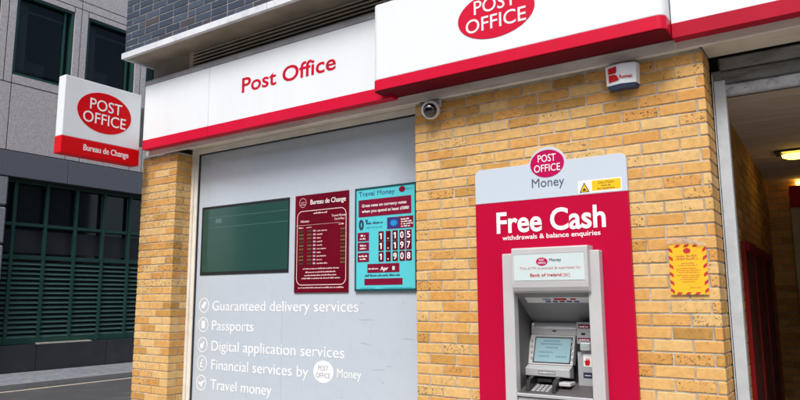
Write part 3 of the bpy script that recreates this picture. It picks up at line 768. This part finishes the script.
text(AB, 'Free Cash', M_letterwhite, FX, AY, -2.026, -1.268, 2.042, .138, .022)
text(AB, 'withdrawals & balance enquiries', M_letterwhite, FX, AY, -1.985, -1.305, 1.990, .031, .010)
st = obj('caution_sticker', rect(MB(), -1.437, -1.157, 2.263, 2.348, FX, AY, .001), M_paper, AB)
obj('yellow_field', rect(MB(), -1.345, -1.162, 2.275, 2.341, FX, AY-.001, .0006), M_yelsign, st)
obj('warning_triangle', flat(MB(), [(-1.428, 2.270), (-1.362, 2.270), (-1.395, 2.335)], FX, AY-.001, .0006), M_black, st)
obj('triangle_field', flat(MB(), [(-1.420, 2.2745), (-1.370, 2.2745), (-1.395, 2.324)], FX, AY-.0017, .0006), M_yelsign, st)
obj('hand_symbol', flat(MB(), [(-1.412, 2.280), (-1.388, 2.281), (-1.378, 2.279), (-1.390, 2.290), (-1.396, 2.300), (-1.401, 2.290)], FX, AY-.0024, .0006), M_black, st)
ct = MB(); text_mb(ct, 'CAUTION', FX, AY-.0016, -1.305, -1.205, 2.318, .013); words(ct, -1.285, -1.225, 2.300, .011, FX, AY-.0016, 95); words(ct, -1.31, -1.20, 2.281, .012, FX, AY-.0016, 96)
obj('lettering', ct, mat('brown_print', (.30, .16, .02), .5), st, smooth=False)

# ------------------------------------------------------------------ cash machine
CM = thing('cash_machine', 'light grey cash machine with screen and keypad recessed in the crimson board', 'cash machine', (-1.63, 4.2, .5))
hs = MB(); hs.box(-1.961, -1.881, 4.10, 4.169, .47, 1.892); hs.box(-1.379, -1.300, 4.10, 4.169, .47, 1.892); hs.box(-1.8805, -1.3795, 4.115, 4.169, .47, .965)
obj('surround', hs, M_atm, CM, bevel=.006)
hd = MB()
prof = [(4.168, 1.922), (4.062, 1.922), (4.055, 1.915), (4.052, 1.70), (4.056, 1.665), (4.068, 1.642), (4.09, 1.630), (4.168, 1.628)]
k_ = len(prof)
hd.add([(-1.870, y, z) for y, z in prof]+[(-1.358, y, z) for y, z in prof], [tuple(range(k_)), tuple(range(2*k_-1, k_-1, -1))]+[(i, (i+1) % k_, (i+1) % k_+k_, i+k_) for i in range(k_)])
hdo = obj('header', hd, M_atm, CM, bevel=.003)
def hy(z): return 4.0552-(1.915-z)/.215*.003
HY = 4.0522
# panel follows the slightly inclined face
ip = obj('information_panel', MB().box(-1.851, -1.378, 4.0495, 4.056, 1.708, 1.877), M_paneltint, hdo)
HY = 4.0495
obj('panel_edge', MB().box(-1.853, -1.376, 4.0505, 4.056, 1.8772, 1.8795), M_atmmid, hdo)
obj('logo_oval', flat(MB(), ell(-1.6560, 1.8275, 0.0390, 0.0265), FX, HY, .001), M_magenta, hdo)
text(hdo, 'POST', M_letterwhite, FX, HY-.001, -1.6740, -1.6380, 1.8315, .013)
text(hdo, 'OFFICE', M_letterwhite, FX, HY-.001, -1.6820, -1.6300, 1.8125, .013)
text(hdo, 'Money', M_slate, FX, HY, -1.6050, -1.5250, 1.828, .019, 0)
text(hdo, 'This ATM is owned & operated by', mat('pale_red_print', (.62, .36, .34), .5), FX, HY, -1.8110, -1.4030, 1.780, .016)
text(hdo, 'Bank of Ireland', M_letterred, FX, HY, -1.7380, -1.5280, 1.733, .019, .004)
text(hdo, '[BI]', mat('mid_red_print', (.60, .25, .25), .5), FX, HY, -1.5180, -1.4730, 1.733, .017)
# recess shell
rc = MB(); xa, xb = -1.880, -1.380
rc.box(xa-.01, xa, 4.169, 4.45, .965, 1.66); rc.box(xb, xb+.01, 4.169, 4.45, .965, 1.66); rc.box(xa, xb, 4.44, 4.45, .965, 1.66)
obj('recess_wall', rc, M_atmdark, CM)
rf = MB(); rf.add([(xa, 4.12, 1.632), (xb, 4.12, 1.632), (xb, 4.44, 1.405), (xa, 4.44, 1.405), (xa, 4.12, 1.645), (xb, 4.12, 1.645), (xb, 4.44, 1.66), (xa, 4.44, 1.66)],
       [(0, 1, 2, 3), (4, 7, 6, 5), (0, 4, 5, 1), (1, 5, 6, 2), (2, 6, 7, 3), (3, 7, 4, 0)])
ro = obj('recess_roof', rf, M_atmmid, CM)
# card logos strip stuck to the sloping roof
sn = Vector((0, -.227, -.32)).normalized(); su = Vector((1, 0, 0)); sv = Vector((0, -.32, .227)).normalized()
def slope_pt(x, s_): return Vector((x, 4.12, 1.632))+Vector((0, .32, -.227)).normalized()*s_+sn*.001
stp = MB()
def srect(mb, x0, x1, s0, s1, lift=0):
    p = [slope_pt(x0, s1), slope_pt(x1, s1), slope_pt(x1, s0), slope_pt(x0, s0)]; p = [q+sn*lift for q in p]
    mb.add(p+[q-sn*.001 for q in p], [(0, 1, 2, 3), (7, 6, 5, 4), (0, 4, 5, 1), (1, 5, 6, 2), (2, 6, 7, 3), (3, 7, 4, 0)])
srect(stp, -1.832, -1.40, .055, .115)
lb = obj('card_logo_strip', stp, M_paper, ro)
def stext(parent, s, m_, x0, x1, s_base, cap):
    vs_, fs_ = _textmesh(s, .02); mx0 = min(v.x for v in vs_); mx1 = max(v.x for v in vs_); k2 = (x1-x0)/(mx1-mx0); q2 = cap/_cap
    mb = MB().add([slope_pt(x0, s_base)+su*((p.x-mx0)*k2)+sv*(p.y*q2)+sn*(.0016 if p.z > 0 else .0011) for p in vs_], fs_)
    obj('lettering', mb, m_, parent, smooth=False)
stext(lb, 'VISA', M_navy, -1.715, -1.655, .084, .019)
bl = MB(); srect(bl, -1.635, -1.55, .064, .084, .001); obj('card_logo', bl, M_hazred, lb)
bl = MB(); srect(bl, -1.525, -1.488, .066, .082, .001); obj('card_logo', bl, M_hazred, lb)
for i, c in enumerate((M_navy, M_navy, M_maroonlight, M_navy, M_navy)):
    bl = MB(); srect(bl, -1.70+i*.048, -1.665+i*.048, .092, .108, .001); obj('card_logo', bl, c, lb)
# hood above the screen
hp = []
for k in range(9): t = math.pi/2*k/8; hp.append((4.40-.06*math.sin(t), 1.432-.05*(1-math.cos(t))))
prof = [(4.439, 1.432)]+hp+[(4.345, 1.35), (4.439, 1.35)]
k_ = len(prof); hm = MB().add([(-1.868, y, z) for y, z in prof]+[(-1.552, y, z) for y, z in prof], [tuple(range(k_)), tuple(range(2*k_-1, k_-1, -1))]+[(i, (i+1) % k_, (i+1) % k_+k_, i+k_) for i in range(k_)])
ho = obj('screen_hood', hm, M_atmmetal, CM)
obj('hood_sensor', MB().box(-1.715, -1.69, 4.3375, 4.345, 1.372, 1.38), M_black, ho)
obj('indicator_lamp', MB().lathe([(.011, 0), (.010, .006), (.001, .009)], (-1.855, 4.345, 1.418), (0, -1, 0), 16), M_paper, ho)
# screen, leaning back
def lean(x, z, d=0):   # plane through (4.345 at z 1.35) and (4.30 at z 1.155)
    return (x, 4.300+(z-1.155)/.195*.045-d, z)
def lpanel(mb, pts, d, th):
    f0 = [lean(x, z, d) for x, z in pts]; f1 = [lean(x, z, d-th) for x, z in pts]; k3 = len(pts)
    mb.add(f0+f1, [tuple(range(k3)), tuple(range(2*k3-1, k3-1, -1))]+[(i, (i+1) % k3, (i+1) % k3+k3, i+k3) for i in range(k3)])
bz = MB(); lpanel(bz, [(-1.905, 1.155), (-1.572, 1.155), (-1.560, 1.349), (-1.872, 1.349)], 0, .06)
bzo = obj('screen_bezel', bz, M_atm, CM, bevel=.004)
s1 = MB(); lpanel(s1, [(-1.852, 1.166), (-1.588, 1.166), (-1.576, 1.335), (-1.838, 1.335)], .001, .002); obj('screen_rim', s1, M_black, bzo)
s2 = MB(); lpanel(s2, [(-1.843, 1.173), (-1.596, 1.173), (-1.585, 1.328), (-1.832, 1.328)], .002, .001); obj('screen', s2, M_lcd, bzo)
M_lcdtext = mat('dim_lcd_print', (.06, .16, .24), .4, emit=(.15, .32, .42), es=.2)
for i, (z_, a_, b_) in enumerate(((1.305, .06, .17), (1.285, .04, .19), (1.262, .08, .15), (1.232, .03, .12), (1.206, .03, .10), (1.206, .15, .22))):
    q = MB(); rnd_ = random.Random(i); x_ = -1.838+a_
    while x_ < -1.838+b_:
        w_ = rnd_.uniform(.006, .018); lpanel(q, [(x_, z_), (x_+w_, z_), (x_+w_, z_+.009), (x_, z_+.009)], .0032, .0008); x_ += w_+.004
    obj('screen_print', q, M_lcdtext, bzo)
s3 = PM()
for i in range(4):
    zz = 1.19+i*.037; s3.begin().box(-1.866, -1.853, 4.300+(zz-1.155)/.195*.045-.004, 4.33, zz, zz+.016)
    s3.begin().box(-1.583, -1.571, 4.300+(zz-1.155)/.195*.045-.004, 4.33, zz, zz+.016)
obj('side_key', s3, M_atmmetal, bzo)
# lip under the screen with the note slot label
lp = MB(); lp.add([(-1.9, 4.30, 1.153), (-1.575, 4.30, 1.153), (-1.575, 4.25, 1.135), (-1.9, 4.25, 1.135), (-1.9, 4.25, 1.085), (-1.575, 4.25, 1.085), (-1.575, 4.33, 1.07), (-1.9, 4.33, 1.07), (-1.9, 4.33, 1.153), (-1.575, 4.33, 1.153)],
   [(0, 1, 2, 3), (3, 2, 5, 4), (4, 5, 6, 7), (0, 8, 9, 1), (8, 7, 6, 9), (0, 3, 4, 7, 8), (1, 9, 6, 5, 2)])
lpo = obj('tray_lip', lp, M_atmmetal, CM, bevel=.004)
obj('slot_label', MB().box(-1.79, -1.67, 4.2475, 4.252, 1.098, 1.123), M_atmmid, lpo)
obj('slot_print', words(MB(), -1.782, -1.678, 1.106, .009, FX, 4.2475, 99), M_paper, lpo)
# keypad shelf
kp = MB(); kp.add([(xa, 4.115, .985), (xb, 4.115, .985), (xb, 4.33, 1.045), (xa, 4.33, 1.045), (xa, 4.115, .962), (xb, 4.115, .962), (xb, 4.33, .962), (xa, 4.33, .962)],
       [(0, 1, 2, 3), (4, 7, 6, 5), (0, 4, 5, 1), (1, 5, 6, 2), (2, 6, 7, 3), (3, 7, 4, 0)])
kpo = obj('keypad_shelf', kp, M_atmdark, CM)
ks = PM()
for i in range(4):
    for j in range(4):
        x = -1.806+i*.031; y = 4.165+j*.028; z = .985+(y-4.115)/.215*.06
        ks.begin().cbox(x, x+.022, y, y+.02, z-.002, z+.007, .002)
obj('key', ks, M_atmmetal, kpo)
for x in (-1.842, -1.662):
    br = MB(); prof = [(4.30, 1.085), (4.23, 1.085), (4.165, 1.062), (4.145, .995), (4.20, 1.00), (4.30, 1.035)]
    k_ = 6; br.add([(x, y, z) for y, z in prof]+[(x+.026, y, z) for y, z in prof], [tuple(range(k_)), tuple(range(2*k_-1, k_-1, -1))]+[(i, (i+1) % k_, (i+1) % k_+k_, i+k_) for i in range(k_)])
    obj('keypad_guard', br, M_black, kpo, bevel=.004)
obj('note_slot', MB().box(-1.80, -1.70, 4.25, 4.33, 1.048, 1.068), M_black, CM)
obj('receipt_tray', MB().box(-1.632, -1.555, 4.20, 4.30, 1.035, 1.058), M_atm, CM, bevel=.004)
obj('shelf_trim', MB().box(-1.880, -1.380, 4.098, 4.118, .968, .988), M_atmmetal, CM, bevel=.004)
# right hand column
rcx0, rcx1, RYY = -1.5370, -1.381, 4.30
rco = obj('card_reader_column', MB().box(rcx0, rcx1, RYY, 4.44, .99, 1.438), M_colgrey, CM, bevel=.006)
def cs(name, x0, x1, z0, z1, m_, th=.002): return obj(name, rect(MB(), x0, x1, z0, z1, FX, RYY, th), m_, rco)
cs('red_label', -1.5210, -1.4380, 1.3990, 1.4240, M_maroonlight); cs('red_label', -1.5270, -1.4410, 1.3190, 1.3380, M_maroonlight)
words_o = PM(); words(words_o, -1.5140, -1.4510, 1.4050, .012, FX, RYY-.002, 101); words(words_o, -1.5210, -1.4510, 1.3220, .009, FX, RYY-.002, 102)
obj('label_print', words_o, M_letterwhite, rco)
cs('receipt_slot', -1.5040, -1.4780, 1.3570, 1.3700, M_black)
crd = obj('card_slot', MB().box(-1.5070, -1.4410, RYY-.03, RYY, 1.2590, 1.3090), M_atmmetal, rco, bevel=.006)
obj('slot_mouth', MB().box(-1.4970, -1.4510, RYY-.0315, RYY-.025, 1.2810, 1.2930), M_slotgreen, crd)
cs('dark_recess', -1.5340, -1.5110, 1.2490, 1.3000, M_black)
cs('hand_sticker', -1.4970, -1.4430, 1.1560, 1.2360, M_paper)
sx, sz = -1.4710, 1.1890
obj('hand_symbol', flat(MB(), [(sx-.014, sz-.026), (sx+.012, sz-.026), (sx+.018, sz-.004), (sx+.012, sz+.022), (sx+.006, sz+.004), (sx+.003, sz+.030), (sx-.003, sz+.004), (sx-.008, sz+.026), (sx-.012, sz+.002), (sx-.020, sz+.006)], FX, RYY-.002, .0006), M_hazred, rco)
cs('dark_slot', -1.5010, -1.4410, 1.0850, 1.1200, mat('navy_slot', (.02, .03, .06), .3))
cs('slot_bar', -1.4910, -1.4510, 1.0980, 1.1040, M_steel, .004)

# ------------------------------------------------------------------ CCTV dome
CC = thing('security_camera', 'white dome security camera under the fascia at the pier corner', 'camera', (-2.53, 4.19, 2.93))
ax = Vector((.42, -1, -.30)).normalized(); c0 = Vector((-2.53, 4.135, 3.0))
prof = [(.072*math.sin(t), -.072*math.cos(t)) for t in [math.radians(2+8*i) for i in range(17)]]
prof += [(.062, .044), (.059, .048), (.055, .048), (.053, .044)]
obj('housing', MB().lathe(prof, c0, ax, 40), M_cctvwhite, CC)
dp = [(.052*math.cos(t), .044+.040*math.sin(t)) for t in [math.pi/2*i/10 for i in range(11)]]
obj('dome', MB().lathe(dp, c0, ax, 32), M_dome, CC)
obj('neck', MB().tube((-2.53, 4.15, 3.03), (-2.53, 4.199, 3.055), .035, 20), M_cctvwhite, CC)
obj('mounting_plate', MB().box(-2.59, -2.47, 4.17, 4.199, 3.03, 3.085), M_cctvwhite, CC, bevel=.004)
cb = MB(); pts3 = [(-2.58, 4.185, 3.07), (-2.62, 4.18, 3.085), (-2.66, 4.185, 3.09)]
for p, q in zip(pts3, pts3[1:]): cb.tube(p, q, .004, 8)
obj('cable', cb, M_black, CC)

# ------------------------------------------------------------------ alarm box
AL = thing('alarm_box', 'white burglar alarm box with red logo and blue base on the brick pier', 'alarm box', (-1.115, 4.2, 2.90))
def alarm_pts(w0, w1, yb, d):
    return [(-1.115-w0, yb), (-1.115-w1, yb-d*.75), (-1.115, yb-d), (-1.115+w1, yb-d*.75), (-1.115+w0, yb)]
def taper(mb, p0, z0, p1, z1):
    k4 = len(p0); mb.add([(x, y, z0) for x, y in p0]+[(x, y, z1) for x, y in p1], [tuple(range(k4))[::-1], tuple(range(k4, 2*k4))]+[(i, (i+1) % k4, (i+1) % k4+k4, i+k4) for i in range(k4)]); return mb
alb = MB(); taper(alb, alarm_pts(.100, .092, 4.198, .085), 2.932, alarm_pts(.103, .096, 4.198, .09), 3.060); taper(alb, alarm_pts(.103, .096, 4.198, .09), 3.060, alarm_pts(.100, .08, 4.198, .07), 3.072)
obj('cover', alb, M_white, AL, bevel=.003)
obj('base', taper(MB(), alarm_pts(.088, .076, 4.198, .066), 2.908, alarm_pts(.099, .091, 4.198, .084), 2.931), M_bluebase, AL, bevel=.002)
# logo lies on the left facet; word runs over the right facet
pL0 = Vector((-1.115-.096, 4.198-.0655, 0)); pC = Vector((-1.115, 4.198-.0885, 0)); pR = Vector((-1.115+.096, 4.198-.0655, 0))
def facet(p, q, pts, lift=.0022):
    u = (q-p).normalized(); n = Vector((u.y, -u.x, 0)); n = n if n.y < 0 else -n
    L_ = (q-p).length
    return MB().prism([(a_*L_, b_) for a_, b_ in pts], p+n*lift, u, Vector((0, 0, 1)), n, .0015)
obj('logo_upper', facet(pL0, pC, [(.20, 3.005), (.72, 3.005), (.78, 3.015), (.78, 3.050), (.20, 3.045)]), M_hazred, AL)
obj('logo_lower', facet(pL0, pC, [(.22, 2.952), (.90, 2.956), (.90, 2.968), (.78, 2.988), (.62, 2.998), (.22, 2.998)]), M_hazred, AL)
tv, tf = _textmesh('Romec', .02); mx0 = min(v.x for v in tv); mx1 = max(v.x for v in tv)
u = (pR-pC).normalized(); n_ = Vector((u.y, -u.x, 0)); n_ = n_ if n_.y < 0 else -n_
obj('lettering', MB().add([pC+n_*(.0024 if p.z > 0 else .0016)+u*(-.004+(p.x-mx0)/(mx1-mx0)*.078)+Vector((0, 0, 2.965+p.y/_cap*.022)) for p in tv], tf), M_hazred, AL, smooth=False)

# ------------------------------------------------------------------ yellow notice
YN = thing('wall_notice', 'yellow notice with red hazard stripes in a clear plastic sleeve on the brick pier', 'notice', (-.80, 4.19, 1.605))
NY = 4.190
po_ = obj('paper', rect(MB(), -.908, -.700, 1.612, 1.905, FX, NY, .002), M_yellow, YN)
hz = MB(); N0, N1, Z0, Z1 = -.908, -.700, 1.612, 1.905; bw = .021
k5 = 0
z = Z0
def para(mb, p): flat(mb, p, FX, NY-.002, .0006)
zz = Z0+.004
while zz < Z1-.035:
    para(hz, [(N0, zz+.016), (N0+bw, zz), (N0+bw, zz+.020), (N0, zz+.036)]); para(hz, [(N1-bw, zz), (N1, zz+.016), (N1, zz+.036), (N1-bw, zz+.020)]); zz += .048
xx = N0+.03
while xx < N1-.04:
    para(hz, [(xx, Z1-.016), (xx+.024, Z1-.016), (xx+.038, Z1), (xx+.014, Z1)]); para(hz, [(xx, Z0), (xx+.024, Z0), (xx+.036, Z0+.014), (xx+.012, Z0+.014)]); xx += .05
obj('hazard_stripes', hz, M_hazred, po_)
obj('logo_oval', flat(MB(), ell(-.806, 1.868, .021, .016), FX, NY-.002, .0006), M_hazred, po_)
np_ = PM()
words(np_, -.868, -.748, 1.832, .013, FX, NY-.002, 110); words(np_, -.866, -.744, 1.815, .013, FX, NY-.002, 111)
for i, (z, a_, b_) in enumerate(((1.792, .05, .05), (1.780, .03, .03), (1.762, .02, .04), (1.750, .02, .02), (1.738, .03, .03), (1.722, .02, .02), (1.710, .05, .03), (1.698, .04, .04), (1.684, .05, .05), (1.650, .09, .02))):
    words(np_, -.89+a_, -.718-b_, z, .007, FX, NY-.002, 120+i)
obj('printed_text', np_, mat('orange_brown_print', (.55, .17, .01), .5), po_)
slv = MB(); rnd = random.Random(5); nx, nz_ = 14, 18; base = len(slv.v); g = []
for j in range(nz_+1):
    for i in range(nx+1):
        x = -.915+.225*i/nx; z = 1.603+.328*j/nz_; y = NY-.0055-.0025*abs(math.sin(i*1.3+j*.7))-(.006*rnd.random() if j > nz_-3 else .0015*rnd.random())
        g.append((x+(.004*math.sin(j) if i in (0, nx) else 0), y, z+(.008*math.sin(i*.9) if j == nz_ else 0)))
slv.add(g, [(j*(nx+1)+i, j*(nx+1)+i+1, (j+1)*(nx+1)+i+1, (j+1)*(nx+1)+i) for j in range(nz_) for i in range(nx)])
obj('plastic_sleeve', slv, M_plastic, YN)
M_foldglare = plastic_mat(); M_foldglare.name = 'creased_plastic_glare'; M_foldglare.node_tree.nodes['Principled BSDF'].inputs['Alpha'].default_value = .38  # creased top of the sleeve; higher alpha paints in its white glare
fo2 = MB(); g = []
for i in range(25):
    x = -.917+.222*i/24; w = .010+.008*abs(math.sin(i*.8))
    for q in (0, 1, 2): g.append((x, NY-.012-.005*math.sin(i*1.1+q)-(.004 if q == 1 else 0), 1.900+.016*math.sin(i*.16+.3)*1.2+w*q*.8))
fo2.add(g, [(i*3+q, i*3+q+1, i*3+q+4, i*3+q+3) for i in range(24) for q in (0, 1)])
obj('sleeve_fold_glare', fo2, M_foldglare, YN)

# ------------------------------------------------------------------ granite office building across the side street
GX = -14.6
ob_ = thing('office_building', 'grey granite office building with green framed windows and green louvres across the street', 'building', (-17, 8, 0))
WY0, WM, WW = 6.64, 1.62, 1.28       # first window, module, width
wz0, wz1 = 6.42, 8.28
wins = [WY0+WM*i for i in range(-3, 5)]
gw = MB(); jn = .012
ys = []
for w in wins: ys += [w, w+WW]
lo_y, hi_y = wins[0]-WM+WW, wins[-1]+WW+.34
edges = [lo_y]+ys+[hi_y]
def slab(y0, y1, z0, z1): gw.box(GX-.08, GX, y0+jn, y1-jn, z0+jn, z1-jn)
for a_, b_ in zip(edges[::2], edges[1::2]):          # piers between windows, split by a centre joint
    mid = (a_+b_)/2
    for p, q in ((a_, mid), (mid, b_)):
        slab(p, q, 6.22, 8.42); 
    slab(a_, b_, 4.75, 6.22)
for w in wins:
    slab(w, w+WW, 4.75, 6.22)
    gw.box(GX-.08, GX, w+jn, w+WW-jn, 6.22+jn, wz0-.005); gw.box(GX-.08, GX, w+jn, w+WW-jn, wz1+.005, 8.42-jn)
for k in range(int((hi_y-lo_y)/1.62)+1):
    y0 = lo_y+.17+k*1.62
    slab(y0, y0+1.62, 8.42, 8.62); slab(y0, y0+1.62, 8.62, 11.0)
obj('granite_cladding', gw, M_granite, ob_, smooth=False)
core = MB()
cyz = [(lo_y, hi_y, 4.2, 6.24), (lo_y, hi_y, 8.40, 11.2)]
for a_, b_, c1, d1 in cyz: core.box(GX-3, GX-.05, a_, b_, c1, d1)
for a_, b_ in zip(edges[::2], edges[1::2]): core.box(GX-3, GX-.05, a_, b_, 6.24, 8.40)
core.box(GX-3.2, GX-2.6, lo_y, hi_y, 0, 11.19)
obj('joint_backing', core, M_joint, ob_)
for w in wins:
    pane = obj('window', MB().box(GX-.16, GX-.14, w+.05, w+WW-.05, wz0+.05, wz1-.05), M_officeglass, ob_)
    obj('blind', MB().box(GX-.30, GX-.28, w+.08, w+.36, wz0+.1, wz1-.12), M_blind, pane)
    obj('blind_rail', MB().box(GX-.34, GX-.26, w+.05, w+WW-.05, wz1-.28, wz1-.24), M_blind, pane)
    f3 = MB()
    f3.box(GX-.18, GX-.03, w, w+.055, wz0, wz1); f3.box(GX-.18, GX-.03, w+WW-.055, w+WW, wz0, wz1)
    f3.box(GX-.18, GX-.031, w+.055, w+WW-.055, wz0, wz0+.055); f3.box(GX-.18, GX-.031, w+.055, w+WW-.055, wz1-.055, wz1)
    f3.box(GX-.17, GX-.10, w+WW-.19, w+WW-.145, wz0+.055, wz1-.055)
    obj('frame', f3, M_green, pane, bevel=.006)
bd = MB()
for k in range(-3, 8):
    y0 = 8.0+k*2.43; 
    if y0 > hi_y: break
    bd.box(GX-.3, GX+.03, max(y0, lo_y)+.005, min(y0+2.43, hi_y)-.005, 4.20, 4.735)
obj('granite_band', bd, M_band, ob_, bevel=.006)
# recessed ground floor: dark glass, green grid, louvres
SX = GX-.22
mod = .69; m0 = 7.02
ly0, ly1 = 6.62, m0+mod*12
obj('dark_glazing', MB().box(SX-.14, SX-.12, ly0, ly1, .7, 4.3), M_glass, ob_)
obj('recess_ceiling', MB().box(GX-1.6, GX-.05, ly0-4, hi_y, 4.19, 4.199), M_joint, ob_)
obj('backing_panel', MB().box(SX-.115, SX-.11, ly0, ly1, 2.62, 3.12), mat('smoked_panel', (.02, .022, .026), .5), ob_)
gg = MB()
for z0, z1 in ((3.19, 3.26), (2.47, 2.56), (.66, .78), (4.12, 4.19)): gg.box(SX-.06, SX, ly0, ly1, z0, z1)
for i in range(-1, 13):
    y = m0+mod*i; gg.box(SX-.055, SX+.015, y-.035, y+.035, .665, 4.185)
obj('green_grid', gg, M_green, ob_, bevel=.006)
for i in range(-1, 12):
    y0 = m0+mod*i+.036; y1 = y0+mod-.072
    if y0 < ly0: y0 = ly0
    s_ = MB()
    for k in range(16):
        z = .80+k*.104
        s_.add([(SX-.005, y0, z), (SX-.005, y1, z), (SX-.06, y1, z+.050), (SX-.06, y0, z+.050), (SX-.008, y0, z-.012), (SX-.008, y1, z-.012), (SX-.063, y1, z+.038), (SX-.063, y0, z+.038)],
               [(0, 1, 2, 3), (7, 6, 5, 4), (0, 4, 5, 1), (1, 5, 6, 2), (2, 6, 7, 3), (3, 7, 4, 0)])
    obj('louvre_panel', s_, M_greenslat, ob_, smooth=False)
obj('louvre_backing', MB().box(SX-.11, SX-.10, ly0, ly1, .7, 2.5), M_dark, ob_)
ph = MB()
for k in range(-1, 5):
    y0 = 7.62+1.62*k; ph.box(GX-.4, GX-.05, max(y0, ly0)+.004, y0+1.612, 0, .655)
obj('granite_plinth', ph, M_blackgr, ob_, bevel=.004)
obj('sill_stone', MB().box(GX-.2, GX-.052, 7.66, 8.86, .6555, .682), M_kerb, ob_)
# rusticated corner pier
fu = MB()
for w in wins:
    fu.box(GX-1.3, GX-.9, w+.55, w+1.1, 6.25, 7.1+.25*((int(w*10)) % 3)); fu.box(GX-.6, GX-.4, w+.12, w+.42, 6.25, 6.62); fu.box(GX-2.0, GX-1.9, w+.2, w+1.2, 6.25, 7.7)
obj('office_shelving', fu, M_blind, ob_)
obj('office_floor', MB().box(GX-2.6, GX-.3, lo_y, hi_y, 6.2405, 6.2500), M_roomwall, ob_)
rp = MB()
for k in range(6):
    z0 = .10+k*.80-.55
    rp.cbox(GX-.6, GX+.02, 4.2, 6.745, max(z0, 0)+.02, min(z0+.78, 4.19), .03)
obj('rusticated_pier', rp, M_pierst, ob_)
obj('pier_core', MB().box(GX-.58, GX-.03, 4.2, 6.70, 0, 4.19), M_joint, ob_)

# ------------------------------------------------------------------ unseen terrace added behind the camera: darkens reflections, blocks low sky
TE = thing('added_terrace', 'plain unseen terrace added across the road to shape reflections and block low sky', 'building', (-4, -18, 0))
tb = MB(); hx = [-26+2.6*i for i in range(19)]
tb.box(-27, 24, -19, -15.2, 0, 11)
obj('wall', tb, mat('added_terrace_wall', (.20, .13, .09), .9, col2=(.15, .10, .075), scale=3), TE)
for z_ in (1.0, 4.2, 7.4):
    pn_ = PM()
    for x_ in hx[::2]: pn_.begin().box(x_, x_+1.2, -15.2, -15.1, z_, z_+1.9)
    for o_ in obj('window', pn_, M_glass, TE):
        pass
    fr2 = PM()
    for x_ in hx[::2]: fr2.begin().box(x_-.1, x_+1.3, -15.2, -15.05, z_-.16, z_-.005)
    obj('window_sill', fr2, M_coping, TE)
obj('parapet', MB().box(-27.1, 24.1, -19.1, -15.0, 11.0, 11.25), M_coping, TE)
